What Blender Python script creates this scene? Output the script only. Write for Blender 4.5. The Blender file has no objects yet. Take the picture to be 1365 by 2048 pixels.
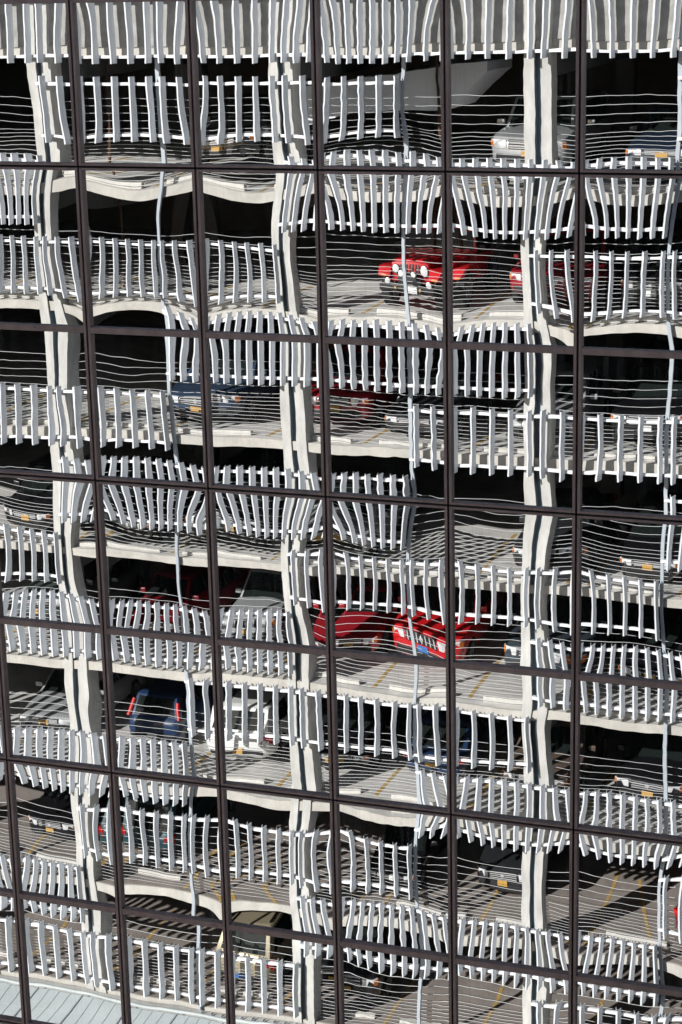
import bpy, bmesh, math, random
import numpy as np
from mathutils import Vector, Matrix

S = bpy.context.scene
COL = S.collection
random.seed(7)
rng = np.random.default_rng(11)
R = math.radians

# ------------------------------------------------------------------ camera, sky, sun, exposure
H0 = 34.0                      # height of the lens above the street
D1 = 21.5719                   # lens to the mirror facade
cam = bpy.data.cameras.new('camera')
camo = bpy.data.objects.new('camera', cam)
COL.objects.link(camo)
yaw, pitch, roll = -0.3524194, -0.26374966, -0.02267696
cy, sy, cp, sp = math.cos(yaw), math.sin(yaw), math.cos(pitch), math.sin(pitch)
fw = Vector((sy * cp, cy * cp, sp))
rt = Vector((cy, -sy, 0))
up = rt.cross(fw)
rt2 = math.cos(roll) * rt + math.sin(roll) * up
up2 = -math.sin(roll) * rt + math.cos(roll) * up
camo.matrix_world = Matrix(((rt2.x, up2.x, -fw.x, 0), (rt2.y, up2.y, -fw.y, -D1), (rt2.z, up2.z, -fw.z, H0), (0, 0, 0, 1)))
cam.sensor_fit = 'VERTICAL'
cam.sensor_height = 36.0
cam.lens = 4060.425 / 2048 * 36
cam.clip_end = 2000
S.camera = camo

SUN_AZ, SUN_EL = R(29), R(26)   # azimuth off the facade normal, over the glass tower
to_sun = Vector((-math.sin(SUN_AZ) * math.cos(SUN_EL), math.cos(SUN_AZ) * math.cos(SUN_EL), math.sin(SUN_EL)))
sun = bpy.data.lights.new('sun', 'SUN')
sun.energy = 5.0
sun.angle = R(0.5)
sun.color = (1.0, 0.965, 0.92)
suno = bpy.data.objects.new('sun', sun)
suno.rotation_euler = to_sun.to_track_quat('Z', 'Y').to_euler()
suno.location = (-40, 40, 90)
COL.objects.link(suno)
world = bpy.data.worlds.new('World')
S.world = world
world.use_nodes = True
wn = world.node_tree
sky = wn.nodes.new('ShaderNodeTexSky')
sky.sky_type = 'NISHITA'
sky.sun_disc = False
sky.sun_elevation = SUN_EL
sky.sun_rotation = -SUN_AZ
wn.links.new(sky.outputs[0], wn.nodes['Background'].inputs[0])
wn.nodes['Background'].inputs[1].default_value = 0.052
vs = S.view_settings
vs.view_transform = 'Standard'
vs.look = 'None'
vs.gamma = 1
vs.use_curve_mapping = False
vs.exposure = 0.40
S.render.engine = 'CYCLES'
S.cycles.max_bounces = 9
S.cycles.diffuse_bounces = 4
S.cycles.glossy_bounces = 5

# ------------------------------------------------------------------ materials
def mat(name, col, rough=0.6, metal=0.0, noise=0.0, scale=6.0, bump=0.0, coat=0.0, spec=0.5, stretch=None, col2=None, detail=6):
    m = bpy.data.materials.new(name)
    m.use_nodes = True
    t = m.node_tree
    b = t.nodes['Principled BSDF']
    b.inputs['Base Color'].default_value = (*col, 1)
    b.inputs['Roughness'].default_value = rough
    b.inputs['Metallic'].default_value = metal
    b.inputs['Coat Weight'].default_value = coat
    b.inputs['Coat Roughness'].default_value = 0.03
    b.inputs['Specular IOR Level'].default_value = spec
    if noise or bump:
        tc = t.nodes.new('ShaderNodeTexCoord')
        mp = t.nodes.new('ShaderNodeMapping')
        if stretch: mp.inputs['Scale'].default_value = stretch
        t.links.new(tc.outputs['Object'], mp.inputs[0])
        n = t.nodes.new('ShaderNodeTexNoise')
        n.inputs['Scale'].default_value = scale
        n.inputs['Detail'].default_value = detail
        n.inputs['Roughness'].default_value = 0.65
        t.links.new(mp.outputs[0], n.inputs['Vector'])
        if noise:
            r = t.nodes.new('ShaderNodeValToRGB')
            lo = tuple(c * (1 - noise) for c in col)
            hi = col2 or tuple(min(1, c * (1 + noise * 0.6)) for c in col)
            r.color_ramp.elements[0].position = 0.3
            r.color_ramp.elements[1].position = 0.7
            r.color_ramp.elements[0].color = (*lo, 1)
            r.color_ramp.elements[1].color = (*hi, 1)
            t.links.new(n.outputs['Fac'], r.inputs[0])
            t.links.new(r.outputs[0], b.inputs['Base Color'])
        if bump:
            bp = t.nodes.new('ShaderNodeBump')
            bp.inputs['Strength'].default_value = bump
            bp.inputs['Distance'].default_value = 0.02
            t.links.new(n.outputs['Fac'], bp.inputs['Height'])
            t.links.new(bp.outputs[0], b.inputs['Normal'])
    return m

def mirror_mat():
    m = bpy.data.materials.new('mirror glass')
    m.use_nodes = True
    t = m.node_tree
    b = t.nodes['Principled BSDF']
    b.inputs['Base Color'].default_value = (0.80, 0.82, 0.84, 1)
    b.inputs['Metallic'].default_value = 1
    b.inputs['Roughness'].default_value = 0.0
    d = t.nodes.new('ShaderNodeBsdfDiffuse')
    d.inputs['Color'].default_value = (0.42, 0.43, 0.44, 1)
    mix = t.nodes.new('ShaderNodeMixShader')
    tc = t.nodes.new('ShaderNodeTexCoord')
    mp = t.nodes.new('ShaderNodeMapping')
    mp.inputs['Scale'].default_value = (34, 34, 0.8)
    t.links.new(tc.outputs['Object'], mp.inputs[0])
    n = t.nodes.new('ShaderNodeTexNoise')
    n.inputs['Scale'].default_value = 1.0
    n.inputs['Detail'].default_value = 5
    t.links.new(mp.outputs[0], n.inputs['Vector'])
    r = t.nodes.new('ShaderNodeMapRange')
    r.inputs['From Min'].default_value = 0.50
    r.inputs['From Max'].default_value = 0.74
    r.inputs['To Min'].default_value = 0.006
    r.inputs['To Max'].default_value = 0.14
    t.links.new(n.outputs['Fac'], r.inputs[0])
    n2 = t.nodes.new('ShaderNodeTexNoise')
    n2.inputs['Scale'].default_value = 1.3
    t.links.new(tc.outputs['Object'], n2.inputs['Vector'])
    r2 = t.nodes.new('ShaderNodeMapRange')
    r2.inputs['From Min'].default_value = 0.35
    r2.inputs['From Max'].default_value = 0.65
    r2.inputs['To Min'].default_value = 0.15
    t.links.new(n2.outputs['Fac'], r2.inputs[0])
    mu = t.nodes.new('ShaderNodeMath')
    mu.operation = 'MULTIPLY'
    t.links.new(r.outputs[0], mu.inputs[0])
    t.links.new(r2.outputs[0], mu.inputs[1])
    oi = t.nodes.new('ShaderNodeObjectInfo')            # panes differ a little: how dirty, how dark the coating
    r3 = t.nodes.new('ShaderNodeMapRange')
    r3.inputs['To Min'].default_value = 0.45
    r3.inputs['To Max'].default_value = 1.5
    t.links.new(oi.outputs['Random'], r3.inputs[0])
    mu2 = t.nodes.new('ShaderNodeMath')
    mu2.operation = 'MULTIPLY'
    t.links.new(mu.outputs[0], mu2.inputs[0])
    t.links.new(r3.outputs[0], mu2.inputs[1])
    t.links.new(mu2.outputs[0], mix.inputs[0])
    cr = t.nodes.new('ShaderNodeValToRGB')
    cr.color_ramp.elements[0].color = (0.76, 0.78, 0.80, 1)
    cr.color_ramp.elements[1].color = (0.83, 0.85, 0.87, 1)
    t.links.new(oi.outputs['Random'], cr.inputs[0])
    t.links.new(cr.outputs[0], b.inputs['Base Color'])
    t.links.new(b.outputs[0], mix.inputs[1])
    t.links.new(d.outputs[0], mix.inputs[2])
    t.links.new(mix.outputs[0], t.nodes['Material Output'].inputs[0])
    return m

M = {
    'mirror': mirror_mat(),
    'bronze': mat('bronze anodised aluminium', (0.31, 0.225, 0.215), 0.45, 0.3, noise=0.3, scale=5, stretch=(1, 1, 0.4)),
    'gasket': mat('black rubber gasket', (0.006, 0.006, 0.007), 0.7),
    'screw': mat('dark screw', (0.03, 0.02, 0.02), 0.4, 0.6),
    'cladding': mat('dark cladding', (0.05, 0.045, 0.045), 0.5, noise=0.2, scale=2),
    'concrete': mat('pale concrete', (0.50, 0.49, 0.46), 0.9, noise=0.22, scale=2.2, bump=0.15),
    'darker': mat('weathered grey parapet concrete', (0.36, 0.35, 0.33), 0.95, noise=0.3, scale=2.5, bump=0.2),  # parapets only: a darker base tone than the other pale concrete
    'column': mat('cast concrete', (0.54, 0.53, 0.50), 0.9, noise=0.26, scale=3, bump=0.12, stretch=(1, 1, 0.35)),
    'slab': mat('deck concrete', (0.57, 0.555, 0.525), 0.9, noise=0.3, scale=1.1, bump=0.1),
    'edge': mat('cream slab edge concrete', (0.50, 0.475, 0.43), 0.9, noise=0.2, scale=2.0, bump=0.1),
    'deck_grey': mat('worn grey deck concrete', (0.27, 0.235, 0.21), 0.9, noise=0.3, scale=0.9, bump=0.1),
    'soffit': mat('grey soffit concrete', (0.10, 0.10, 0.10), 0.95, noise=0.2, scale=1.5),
    'fin': mat('white painted fin', (0.745, 0.77, 0.80), 0.5, noise=0.14, scale=5, stretch=(3, 3, 0.5)),
    'rail': mat('white painted rail', (0.82, 0.82, 0.83), 0.45, noise=0.04, scale=4),
    'cable': mat('steel cable', (0.55, 0.56, 0.56), 0.5),
    'post': mat('grey painted steel', (0.42, 0.46, 0.50), 0.5, noise=0.1, scale=5),
    'channel': mat('blue grey steel channel', (0.19, 0.235, 0.265), 0.55, noise=0.15, scale=5),
    'stop': mat('wheel stop concrete', (0.56, 0.54, 0.50), 0.9, noise=0.18, scale=4),
    'yellow': mat('yellow road paint', (0.48, 0.31, 0.09), 0.85, noise=0.4, scale=14),
    'asphalt': mat('asphalt', (0.05, 0.05, 0.052), 0.95, noise=0.2, scale=1.0),
    'pavement': mat('pavement concrete', (0.30, 0.29, 0.27), 0.95, noise=0.2, scale=1.0),
    'white_line': mat('white road paint', (0.7, 0.7, 0.68), 0.8, noise=0.15, scale=8),
    'canopy': mat('frosted canopy glass', (0.50, 0.545, 0.54), 0.35, noise=0.12, scale=0.7),
    'canopy_bar': mat('pale canopy glazing bar', (0.45, 0.48, 0.475), 0.5),
    'canopy_rib': mat('grey canopy rib', (0.38, 0.39, 0.39), 0.5, noise=0.1, scale=4),
    'tyre': mat('tyre rubber', (0.018, 0.018, 0.018), 0.85),
    'rim': mat('alloy rim', (0.5, 0.5, 0.52), 0.3, 0.8),
    'carglass': mat('tinted car glass', (0.010, 0.014, 0.013), 0.03, spec=0.7),
    'black': mat('black plastic', (0.015, 0.015, 0.016), 0.5),
    'chrome': mat('chrome trim', (0.86, 0.86, 0.87), 0.27, 0.6),
    'lamp': mat('headlamp lens', (0.88, 0.89, 0.90), 0.28, 0.35, coat=1),
    'amber': mat('amber lens', (0.75, 0.20, 0.02), 0.25, coat=1),
    'red_lens': mat('red tail lens', (0.52, 0.012, 0.012), 0.2, coat=1),
    'plate': mat('orange number plate', (0.50, 0.29, 0.07), 0.5),
    'plate_white': mat('white number plate', (0.72, 0.72, 0.70), 0.5),
    'plate_blue': mat('blue plate band', (0.05, 0.16, 0.42), 0.5),
    'ink': mat('dark plate lettering', (0.02, 0.02, 0.05), 0.6),
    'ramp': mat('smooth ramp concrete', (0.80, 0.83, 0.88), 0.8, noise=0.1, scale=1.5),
    'rust': mat('rusty brown pipe', (0.075, 0.032, 0.014), 0.75, noise=0.3, scale=8),
}

# ------------------------------------------------------------------ mesh helpers
def link(name, me, m=None, parent=None, loc=(0, 0, 0)):
    o = bpy.data.objects.new(name, me)
    COL.objects.link(o)
    if me is not None and m is not None and not me.materials: me.materials.append(m)
    o.location = loc
    if parent: o.parent = parent
    return o

def tag(o, label=None, cat=None, group=None, kind=None):
    if label: o['label'] = label
    if cat: o['category'] = cat
    if group: o['group'] = group
    if kind: o['kind'] = kind
    return o

def empty(name, loc=(0, 0, 0), rz=0.0):
    o = bpy.data.objects.new(name, None)
    o.empty_display_size = 0.3
    COL.objects.link(o)
    o.location = loc
    o.rotation_euler = (0, 0, rz)
    return o

class MB:
    def __init__(s): s.v = []; s.f = []
    def box(s, x0, x1, y0, y1, z0, z1):
        n = len(s.v)
        s.v += [(x, y, z) for z in (z0, z1) for y in (y0, y1) for x in (x0, x1)]
        s.f += [tuple(n + i for i in q) for q in ((0, 2, 3, 1), (4, 5, 7, 6), (0, 1, 5, 4), (2, 6, 7, 3), (0, 4, 6, 2), (1, 3, 7, 5))]
        return s
    def prism(s, pts, z0, z1):               # outline in x, y raised from z0 to z1 (counter-clockwise)
        n = len(s.v); k = len(pts)
        s.v += [(x, y, z0) for x, y in pts] + [(x, y, z1) for x, y in pts]
        s.f.append(tuple(n + k + i for i in range(k)))
        s.f.append(tuple(n + i for i in reversed(range(k))))
        for i in range(k):
            j = (i + 1) % k
            s.f.append((n + i, n + j, n + k + j, n + k + i))
        return s
    def tube(s, a, b, r, seg=6):
        a = Vector(a); b = Vector(b); d = (b - a).normalized()
        q = d.to_track_quat('Z', 'Y'); n = len(s.v)
        for p in (a, b):
            for i in range(seg):
                an = 2 * math.pi * i / seg
                s.v.append(tuple(p + q @ Vector((math.cos(an) * r, math.sin(an) * r, 0))))
        for i in range(seg):
            j = (i + 1) % seg
            s.f.append((n + i, n + j, n + seg + j, n + seg + i))
        s.f.append(tuple(n + seg + i for i in range(seg)))
        s.f.append(tuple(n + i for i in reversed(range(seg))))
        return s
    def loft(s, rings, cap=True):            # rings of equal length, closed loops
        n = len(s.v); k = len(rings[0])
        for r in rings: s.v += [tuple(p) for p in r]
        for a in range(len(rings) - 1):
            for i in range(k):
                j = (i + 1) % k
                s.f.append((n + a * k + i, n + a * k + j, n + (a + 1) * k + j, n + (a + 1) * k + i))
        if cap:
            s.f.append(tuple(n + i for i in reversed(range(k))))
            s.f.append(tuple(n + (len(rings) - 1) * k + i for i in range(k)))
        return s
    def quad(s, a, b, c, d):
        n = len(s.v); s.v += [tuple(a), tuple(b), tuple(c), tuple(d)]; s.f.append((n, n + 1, n + 2, n + 3)); return s
    def mesh(s, name, m=None, smooth=None, bevel=0.0, seg=2):
        me = bpy.data.meshes.new(name)
        me.from_pydata(s.v, [], s.f)
        bm = bmesh.new(); bm.from_mesh(me)
        bmesh.ops.recalc_face_normals(bm, faces=bm.faces)
        if bevel: bmesh.ops.bevel(bm, geom=bm.edges[:], offset=bevel, segments=seg, affect='EDGES', profile=0.6, clamp_overlap=True)
        bm.to_mesh(me); bm.free()
        if smooth is not None:
            me.polygons.foreach_set('use_smooth', [True] * len(me.polygons))
            me.set_sharp_from_angle(angle=R(smooth))
        if m: me.materials.append(m)
        return me
    def obj(s, name, m, parent=None, loc=(0, 0, 0), **k):
        return link(name, s.mesh(name, m, **k), None, parent, loc)

ORD = ['first', 'second', 'third', 'fourth', 'fifth', 'sixth', 'seventh', 'eighth', 'ninth', 'tenth', 'eleventh', 'twelfth', 'thirteenth', 'fourteenth', 'fifteenth', 'sixteenth']

# bow of every pane: spline control heights, micrometres
BOW = {
(-1,0):[-522,265,63,796,56,-58,242,188,91,311,-363,1501,-378,-417,345,231,132,75,-93,-101,41,-87,202,194,-402,-97,-100,-67,-278,-393,-398,-336,-109,61,510,795,-173,-231,-150,-210,-444,-539,-550,-451,-46,189,636,976,-318,-263,-194,-303,-515,-599,-574,-353,-90,281,588,918,-69,-203,-163,-386,-440,-406,-397,-416,30,158,471,421,-104,-117,-41,-176,-173,-188,-144,-167,177,199,308,474,-558,-253,-166,79,102,143,59,118,227,53,29,-219,560,-738,169,-162,406,441,292,250,144,153,-58,798],
(-1,1):[861,132,522,995,1778,2575,1915,1826,1226,1055,831,959,-239,27,259,730,880,624,766,699,796,531,211,214,338,157,58,-200,-323,-776,-697,-549,-436,-392,-224,-376,531,152,-344,-807,-1227,-1807,-1654,-1494,-1256,-819,-525,-425,515,0,-574,-1115,-1490,-1987,-2055,-1691,-1462,-848,-519,-102,85,-178,-547,-909,-1115,-1738,-1659,-1462,-1243,-731,-702,-447,-22,-90,-174,-264,-301,-607,-533,-651,-420,-373,-550,-745,-517,-66,335,831,1123,1006,871,632,560,221,-603,-2381,1123,405,1213,1691,2539,1947,2254,1708,1828,894,-739,2748],
(-1,2):[-522,265,63,796,56,-58,242,188,91,311,-363,1501,-378,-417,345,231,132,75,-93,-101,41,-87,202,194,-402,-97,-100,-67,-278,-393,-398,-336,-109,61,510,795,-173,-231,-150,-210,-444,-539,-550,-451,-46,189,636,976,-318,-263,-194,-303,-515,-599,-574,-353,-90,281,588,918,-69,-203,-163,-386,-440,-406,-397,-416,30,158,471,421,-104,-117,-41,-176,-173,-188,-144,-167,177,199,308,474,-558,-253,-166,79,102,143,59,118,227,53,29,-219,560,-738,169,-162,406,441,292,250,144,153,-58,798],
(-1,3):[861,132,522,995,1778,2575,1915,1826,1226,1055,831,959,-239,27,259,730,880,624,766,699,796,531,211,214,338,157,58,-200,-323,-776,-697,-549,-436,-392,-224,-376,531,152,-344,-807,-1227,-1807,-1654,-1494,-1256,-819,-525,-425,515,0,-574,-1115,-1490,-1987,-2055,-1691,-1462,-848,-519,-102,85,-178,-547,-909,-1115,-1738,-1659,-1462,-1243,-731,-702,-447,-22,-90,-174,-264,-301,-607,-533,-651,-420,-373,-550,-745,-517,-66,335,831,1123,1006,871,632,560,221,-603,-2381,1123,405,1213,1691,2539,1947,2254,1708,1828,894,-739,2748],
(-1,4):[-522,265,63,796,56,-58,242,188,91,311,-363,1501,-378,-417,345,231,132,75,-93,-101,41,-87,202,194,-402,-97,-100,-67,-278,-393,-398,-336,-109,61,510,795,-173,-231,-150,-210,-444,-539,-550,-451,-46,189,636,976,-318,-263,-194,-303,-515,-599,-574,-353,-90,281,588,918,-69,-203,-163,-386,-440,-406,-397,-416,30,158,471,421,-104,-117,-41,-176,-173,-188,-144,-167,177,199,308,474,-558,-253,-166,79,102,143,59,118,227,53,29,-219,560,-738,169,-162,406,441,292,250,144,153,-58,798],
(-1,5):[861,132,522,995,1778,2575,1915,1826,1226,1055,831,959,-239,27,259,730,880,624,766,699,796,531,211,214,338,157,58,-200,-323,-776,-697,-549,-436,-392,-224,-376,531,152,-344,-807,-1227,-1807,-1654,-1494,-1256,-819,-525,-425,515,0,-574,-1115,-1490,-1987,-2055,-1691,-1462,-848,-519,-102,85,-178,-547,-909,-1115,-1738,-1659,-1462,-1243,-731,-702,-447,-22,-90,-174,-264,-301,-607,-533,-651,-420,-373,-550,-745,-517,-66,335,831,1123,1006,871,632,560,221,-603,-2381,1123,405,1213,1691,2539,1947,2254,1708,1828,894,-739,2748],
(-1,6):[-522,265,63,796,56,-58,242,188,91,311,-363,1501,-378,-417,345,231,132,75,-93,-101,41,-87,202,194,-402,-97,-100,-67,-278,-393,-398,-336,-109,61,510,795,-173,-231,-150,-210,-444,-539,-550,-451,-46,189,636,976,-318,-263,-194,-303,-515,-599,-574,-353,-90,281,588,918,-69,-203,-163,-386,-440,-406,-397,-416,30,158,471,421,-104,-117,-41,-176,-173,-188,-144,-167,177,199,308,474,-558,-253,-166,79,102,143,59,118,227,53,29,-219,560,-738,169,-162,406,441,292,250,144,153,-58,798],
(-1,7):[861,132,522,995,1778,2575,1915,1826,1226,1055,831,959,-239,27,259,730,880,624,766,699,796,531,211,214,338,157,58,-200,-323,-776,-697,-549,-436,-392,-224,-376,531,152,-344,-807,-1227,-1807,-1654,-1494,-1256,-819,-525,-425,515,0,-574,-1115,-1490,-1987,-2055,-1691,-1462,-848,-519,-102,85,-178,-547,-909,-1115,-1738,-1659,-1462,-1243,-731,-702,-447,-22,-90,-174,-264,-301,-607,-533,-651,-420,-373,-550,-745,-517,-66,335,831,1123,1006,871,632,560,221,-603,-2381,1123,405,1213,1691,2539,1947,2254,1708,1828,894,-739,2748],
(0,0):[-3370,-2394,-2267,-1237,-1566,-1369,-692,-487,-414,-161,-735,372,-2846,-2557,-1499,-1289,-1072,-749,-615,-392,-135,-250,-74,61,-2306,-1731,-1441,-1127,-986,-787,-474,-237,29,174,567,553,-1598,-1334,-953,-727,-767,-384,-132,39,384,490,636,1067,-1093,-774,-460,-256,-56,208,353,496,358,857,1030,896,-779,-497,-12,142,472,806,599,467,384,792,584,358,-282,32,439,669,1109,1293,1191,732,707,1012,694,965,-910,-70,505,1194,1471,1802,1519,1163,745,598,762,24,1064,-284,1053,1061,2167,2135,1924,1282,886,971,242,2039],
(0,1):[1521,-165,-118,119,616,1238,27,-310,-1229,-1118,-1105,-385,-296,-191,-276,-78,-76,-642,-782,-1237,-1202,-1359,-1316,-1002,771,67,-462,-951,-1091,-1585,-2004,-2216,-2317,-1896,-1299,-1076,625,49,-788,-1726,-1973,-2491,-2862,-2777,-2577,-1919,-1155,-758,1343,140,-988,-1857,-1807,-2208,-2858,-2426,-2191,-1701,-751,55,-47,-187,-395,-837,-1008,-1422,-1743,-1543,-1396,-610,-91,809,379,716,1019,755,841,247,270,-245,-104,-233,667,1,1349,1700,2125,2709,2796,2654,2154,1789,1302,1066,27,-2397,2600,2930,4032,4164,5197,4066,4458,3197,3867,2627,-207,6979],
(0,2):[-228,276,-272,149,-976,-1372,-1484,-1825,-2286,-2315,-3259,-1812,274,-87,368,-85,-495,-898,-1362,-1722,-1869,-2283,-2257,-2477,577,573,252,-27,-573,-937,-1279,-1518,-1619,-1669,-1486,-1528,1070,738,540,174,-373,-731,-931,-1210,-1093,-1052,-926,-723,1201,897,711,285,-19,-395,-706,-581,-590,-539,-489,-679,1571,1296,929,540,168,-358,-245,-292,-53,-69,-102,-92,2055,1610,1610,1131,921,800,287,-82,629,250,228,400,1400,1733,1330,1530,1239,669,799,823,1066,499,315,-1045,3418,1011,2141,1246,1600,1827,965,1305,999,1163,113,3670],
(0,3):[511,-371,38,434,1221,1850,972,977,699,-1026,-576,-1265,-681,-417,-230,238,289,-87,35,-83,-399,-458,-1130,-1045,-42,-278,-408,-685,-842,-1386,-1308,-1136,-936,-1082,-682,-815,221,-199,-780,-1302,-1758,-2319,-2077,-1950,-1394,-920,-335,-260,455,-202,-806,-1532,-1838,-2526,-2394,-1791,-1304,-284,52,1034,567,142,-383,-835,-1205,-2095,-1543,-1247,-835,93,407,467,522,578,307,76,-74,-331,-146,383,123,579,356,979,-369,11,661,1267,1413,1285,1644,1189,1084,1110,542,-1647,1446,440,1627,2420,3689,2257,2921,2755,2992,1831,1063,5795],
(0,4):[-2798,-3056,-2496,-2354,-2221,-1684,-1343,-1040,-1160,-1340,-1859,-727,-2992,-2450,-1820,-1394,-1567,-651,-799,-798,-838,-886,-1153,-1212,-1711,-1523,-1143,-1130,-987,-632,-368,-333,-164,-164,166,161,-1140,-880,-781,-698,-598,-358,-207,-163,229,413,651,801,-549,-533,-157,-314,-297,-260,120,342,477,1023,1197,1630,-100,-75,26,-71,220,435,226,266,777,1341,1691,1720,116,290,393,454,790,772,1164,845,1187,1643,2288,2727,284,287,715,472,920,763,658,1123,1128,1703,1775,2340,367,500,777,1257,980,1028,996,1019,1843,1509,2916,2033],
(0,5):[-2717,-3104,-2313,-944,28,1016,1061,1555,1323,-131,410,-88,-1758,-1793,-1080,-709,-153,-226,44,754,556,-62,-1307,-1722,-887,-601,-847,-760,-693,-880,-857,-388,-448,-909,-1018,-1946,-87,-490,-823,-960,-1068,-1598,-1133,-866,-1132,-972,-1027,-800,116,-142,-747,-902,-1229,-1372,-1346,-1085,-1134,-956,-408,-502,173,56,-360,-215,-724,-1349,-1236,-645,-1041,-450,-406,361,250,466,624,548,210,-53,77,110,247,308,471,213,-208,408,1326,1416,1498,1610,1674,1428,1182,1165,712,-2079,1441,1622,2277,4096,3725,2618,3059,3288,2668,3107,-666,7258],
(0,6):[-995,79,-356,1572,-563,252,-278,262,747,736,210,1636,-416,-629,271,118,-40,5,266,323,363,263,469,490,-506,16,-209,123,-304,-315,-381,-136,87,194,599,805,-109,-122,-106,-260,-295,-541,-480,-493,-75,104,486,767,-227,-297,120,-199,-571,-657,-651,-460,-323,-27,197,448,28,-60,51,-47,-469,-415,-679,-743,-388,-357,-142,-292,560,503,742,337,365,-93,-142,-516,-374,-478,-491,-437,238,649,522,846,616,460,-125,-320,-406,-756,-904,-1304,1849,107,1389,577,1233,640,333,-234,-616,-763,-1144,-334],
(0,7):[861,132,522,995,1778,2575,1915,1826,1226,1055,831,959,-239,27,259,730,880,624,766,699,796,531,211,214,338,157,58,-200,-323,-776,-697,-549,-436,-392,-224,-376,531,152,-344,-807,-1227,-1807,-1654,-1494,-1256,-819,-525,-425,515,0,-574,-1115,-1490,-1987,-2055,-1691,-1462,-848,-519,-102,85,-178,-547,-909,-1115,-1738,-1659,-1462,-1243,-731,-702,-447,-22,-90,-174,-264,-301,-607,-533,-651,-420,-373,-550,-745,-517,-66,335,831,1123,1006,871,632,560,221,-603,-2381,1123,405,1213,1691,2539,1947,2254,1708,1828,894,-739,2748],
(1,0):[-1710,-1115,-592,-643,-340,6,-833,-298,-547,1015,-1554,3783,-2195,-1846,-683,-422,-572,-339,-459,-432,-188,-542,243,-419,-1285,-809,-705,-500,-212,-118,-375,-337,-61,238,496,1156,-886,-720,-385,-148,-183,50,-219,-222,123,391,1013,1239,-660,-395,-162,-93,-12,98,-167,7,256,733,1075,1561,-383,-323,-32,-58,141,407,134,-38,368,683,1050,1106,-541,-224,66,211,290,453,197,118,476,595,823,1111,-1128,-595,-71,438,923,794,427,249,133,83,266,121,-217,-967,107,420,912,1107,598,169,-27,-140,-149,818],
(1,1):[2331,1240,1292,1808,2326,4561,1366,1516,-193,-337,-498,-190,1011,965,935,1136,1114,375,481,-252,-323,-583,-1077,-385,1496,1006,503,48,-616,-1173,-1483,-1502,-1890,-1529,-633,-855,1773,1087,195,-796,-1536,-2486,-2504,-2662,-2647,-1703,-691,-72,1944,857,267,-1214,-2089,-2640,-3164,-2618,-3049,-1758,-1215,-986,1214,660,-47,-672,-1487,-2558,-2510,-2175,-2780,-1190,-1397,-1435,908,806,407,140,-289,-997,-939,-1508,-901,-1060,-939,-383,705,724,1138,1515,1425,1272,657,457,-226,-370,-1682,-3911,2085,1509,2216,2412,3472,2125,3079,896,4742,2131,-201,8682],
(1,2):[292,314,66,714,74,329,294,294,1531,-461,808,-1070,204,11,467,292,223,-166,-130,27,-307,281,-200,470,623,651,308,73,-391,-523,-629,-581,-208,-157,441,320,1120,841,747,392,-504,-961,-868,-799,-527,-115,433,1162,1183,491,447,-530,-783,-1016,-1195,-1008,-693,-383,279,601,2046,1314,491,-539,-464,-954,-1019,-1159,-821,-643,-303,-67,1823,1411,887,86,98,-494,-780,-834,-729,-785,-726,-854,2115,1175,825,560,358,171,-528,-961,-586,-1145,-1398,-1728,940,2080,1362,727,1552,257,-175,-999,-673,-992,-1618,-905],
(1,3):[2184,664,1501,1801,3322,4246,3784,3794,3452,2744,2509,-804,357,767,1101,2002,2110,2036,2132,2104,2266,1993,723,744,1667,1336,1131,722,785,133,294,302,397,241,-522,-1808,1932,1410,639,75,-641,-1436,-1089,-1175,-1131,-579,-1052,-976,2126,1188,222,-773,-1158,-2175,-1889,-1816,-1556,-1445,-985,-1627,1195,621,-50,-956,-1256,-2208,-1865,-2281,-2063,-1546,-1743,-1119,514,263,-21,-519,-927,-1490,-1401,-1307,-1634,-1364,-1568,-1983,-1647,-818,-495,906,-550,-1200,-823,-1135,-825,-1389,-1336,-2713,1422,-1295,539,-353,791,75,-860,-186,-295,-136,-2492,1226],
(1,4):[74,473,592,1196,1243,1586,2256,2143,2137,2786,2773,2938,-373,-74,609,782,987,1373,1574,1531,1774,1893,1961,2199,-167,15,281,277,257,603,841,948,981,1708,1815,2159,-436,-262,-197,-352,-270,-58,40,80,509,913,1400,1658,-693,-860,-413,-777,-793,-725,-392,-286,-31,649,953,1496,-1360,-1139,-1244,-1157,-1050,-898,-865,-748,-465,-7,674,746,-1649,-1554,-1321,-1033,-1425,-1117,-948,-1071,-748,-294,68,663,-2520,-2037,-1768,-1499,-811,-1038,-956,-690,-641,-739,-438,-574,-1766,-2861,-1888,-1459,-1407,-645,-867,-925,-970,-727,-891,757],
(1,5):[4480,2202,2467,2922,2704,3156,2496,2057,1481,1492,970,1822,1612,1742,1528,1798,1718,1258,1041,979,1026,700,422,85,1920,1447,749,772,308,-209,-179,-413,-394,-269,-289,-277,1056,958,211,-129,-361,-1131,-1358,-1140,-1323,-909,-718,-1360,953,140,-299,-736,-883,-1547,-1493,-1542,-1894,-957,-1822,-919,-1157,-297,-1063,-916,-1201,-1597,-1748,-1517,-1508,-1053,-1482,-1606,-1509,-963,-702,-803,-603,-926,-721,-908,-1126,-786,-1011,-2042,-565,-577,-432,130,399,470,324,34,-72,-254,-1768,-5023,-2016,-11,486,616,1711,969,1485,688,910,150,-2081,3546],
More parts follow.
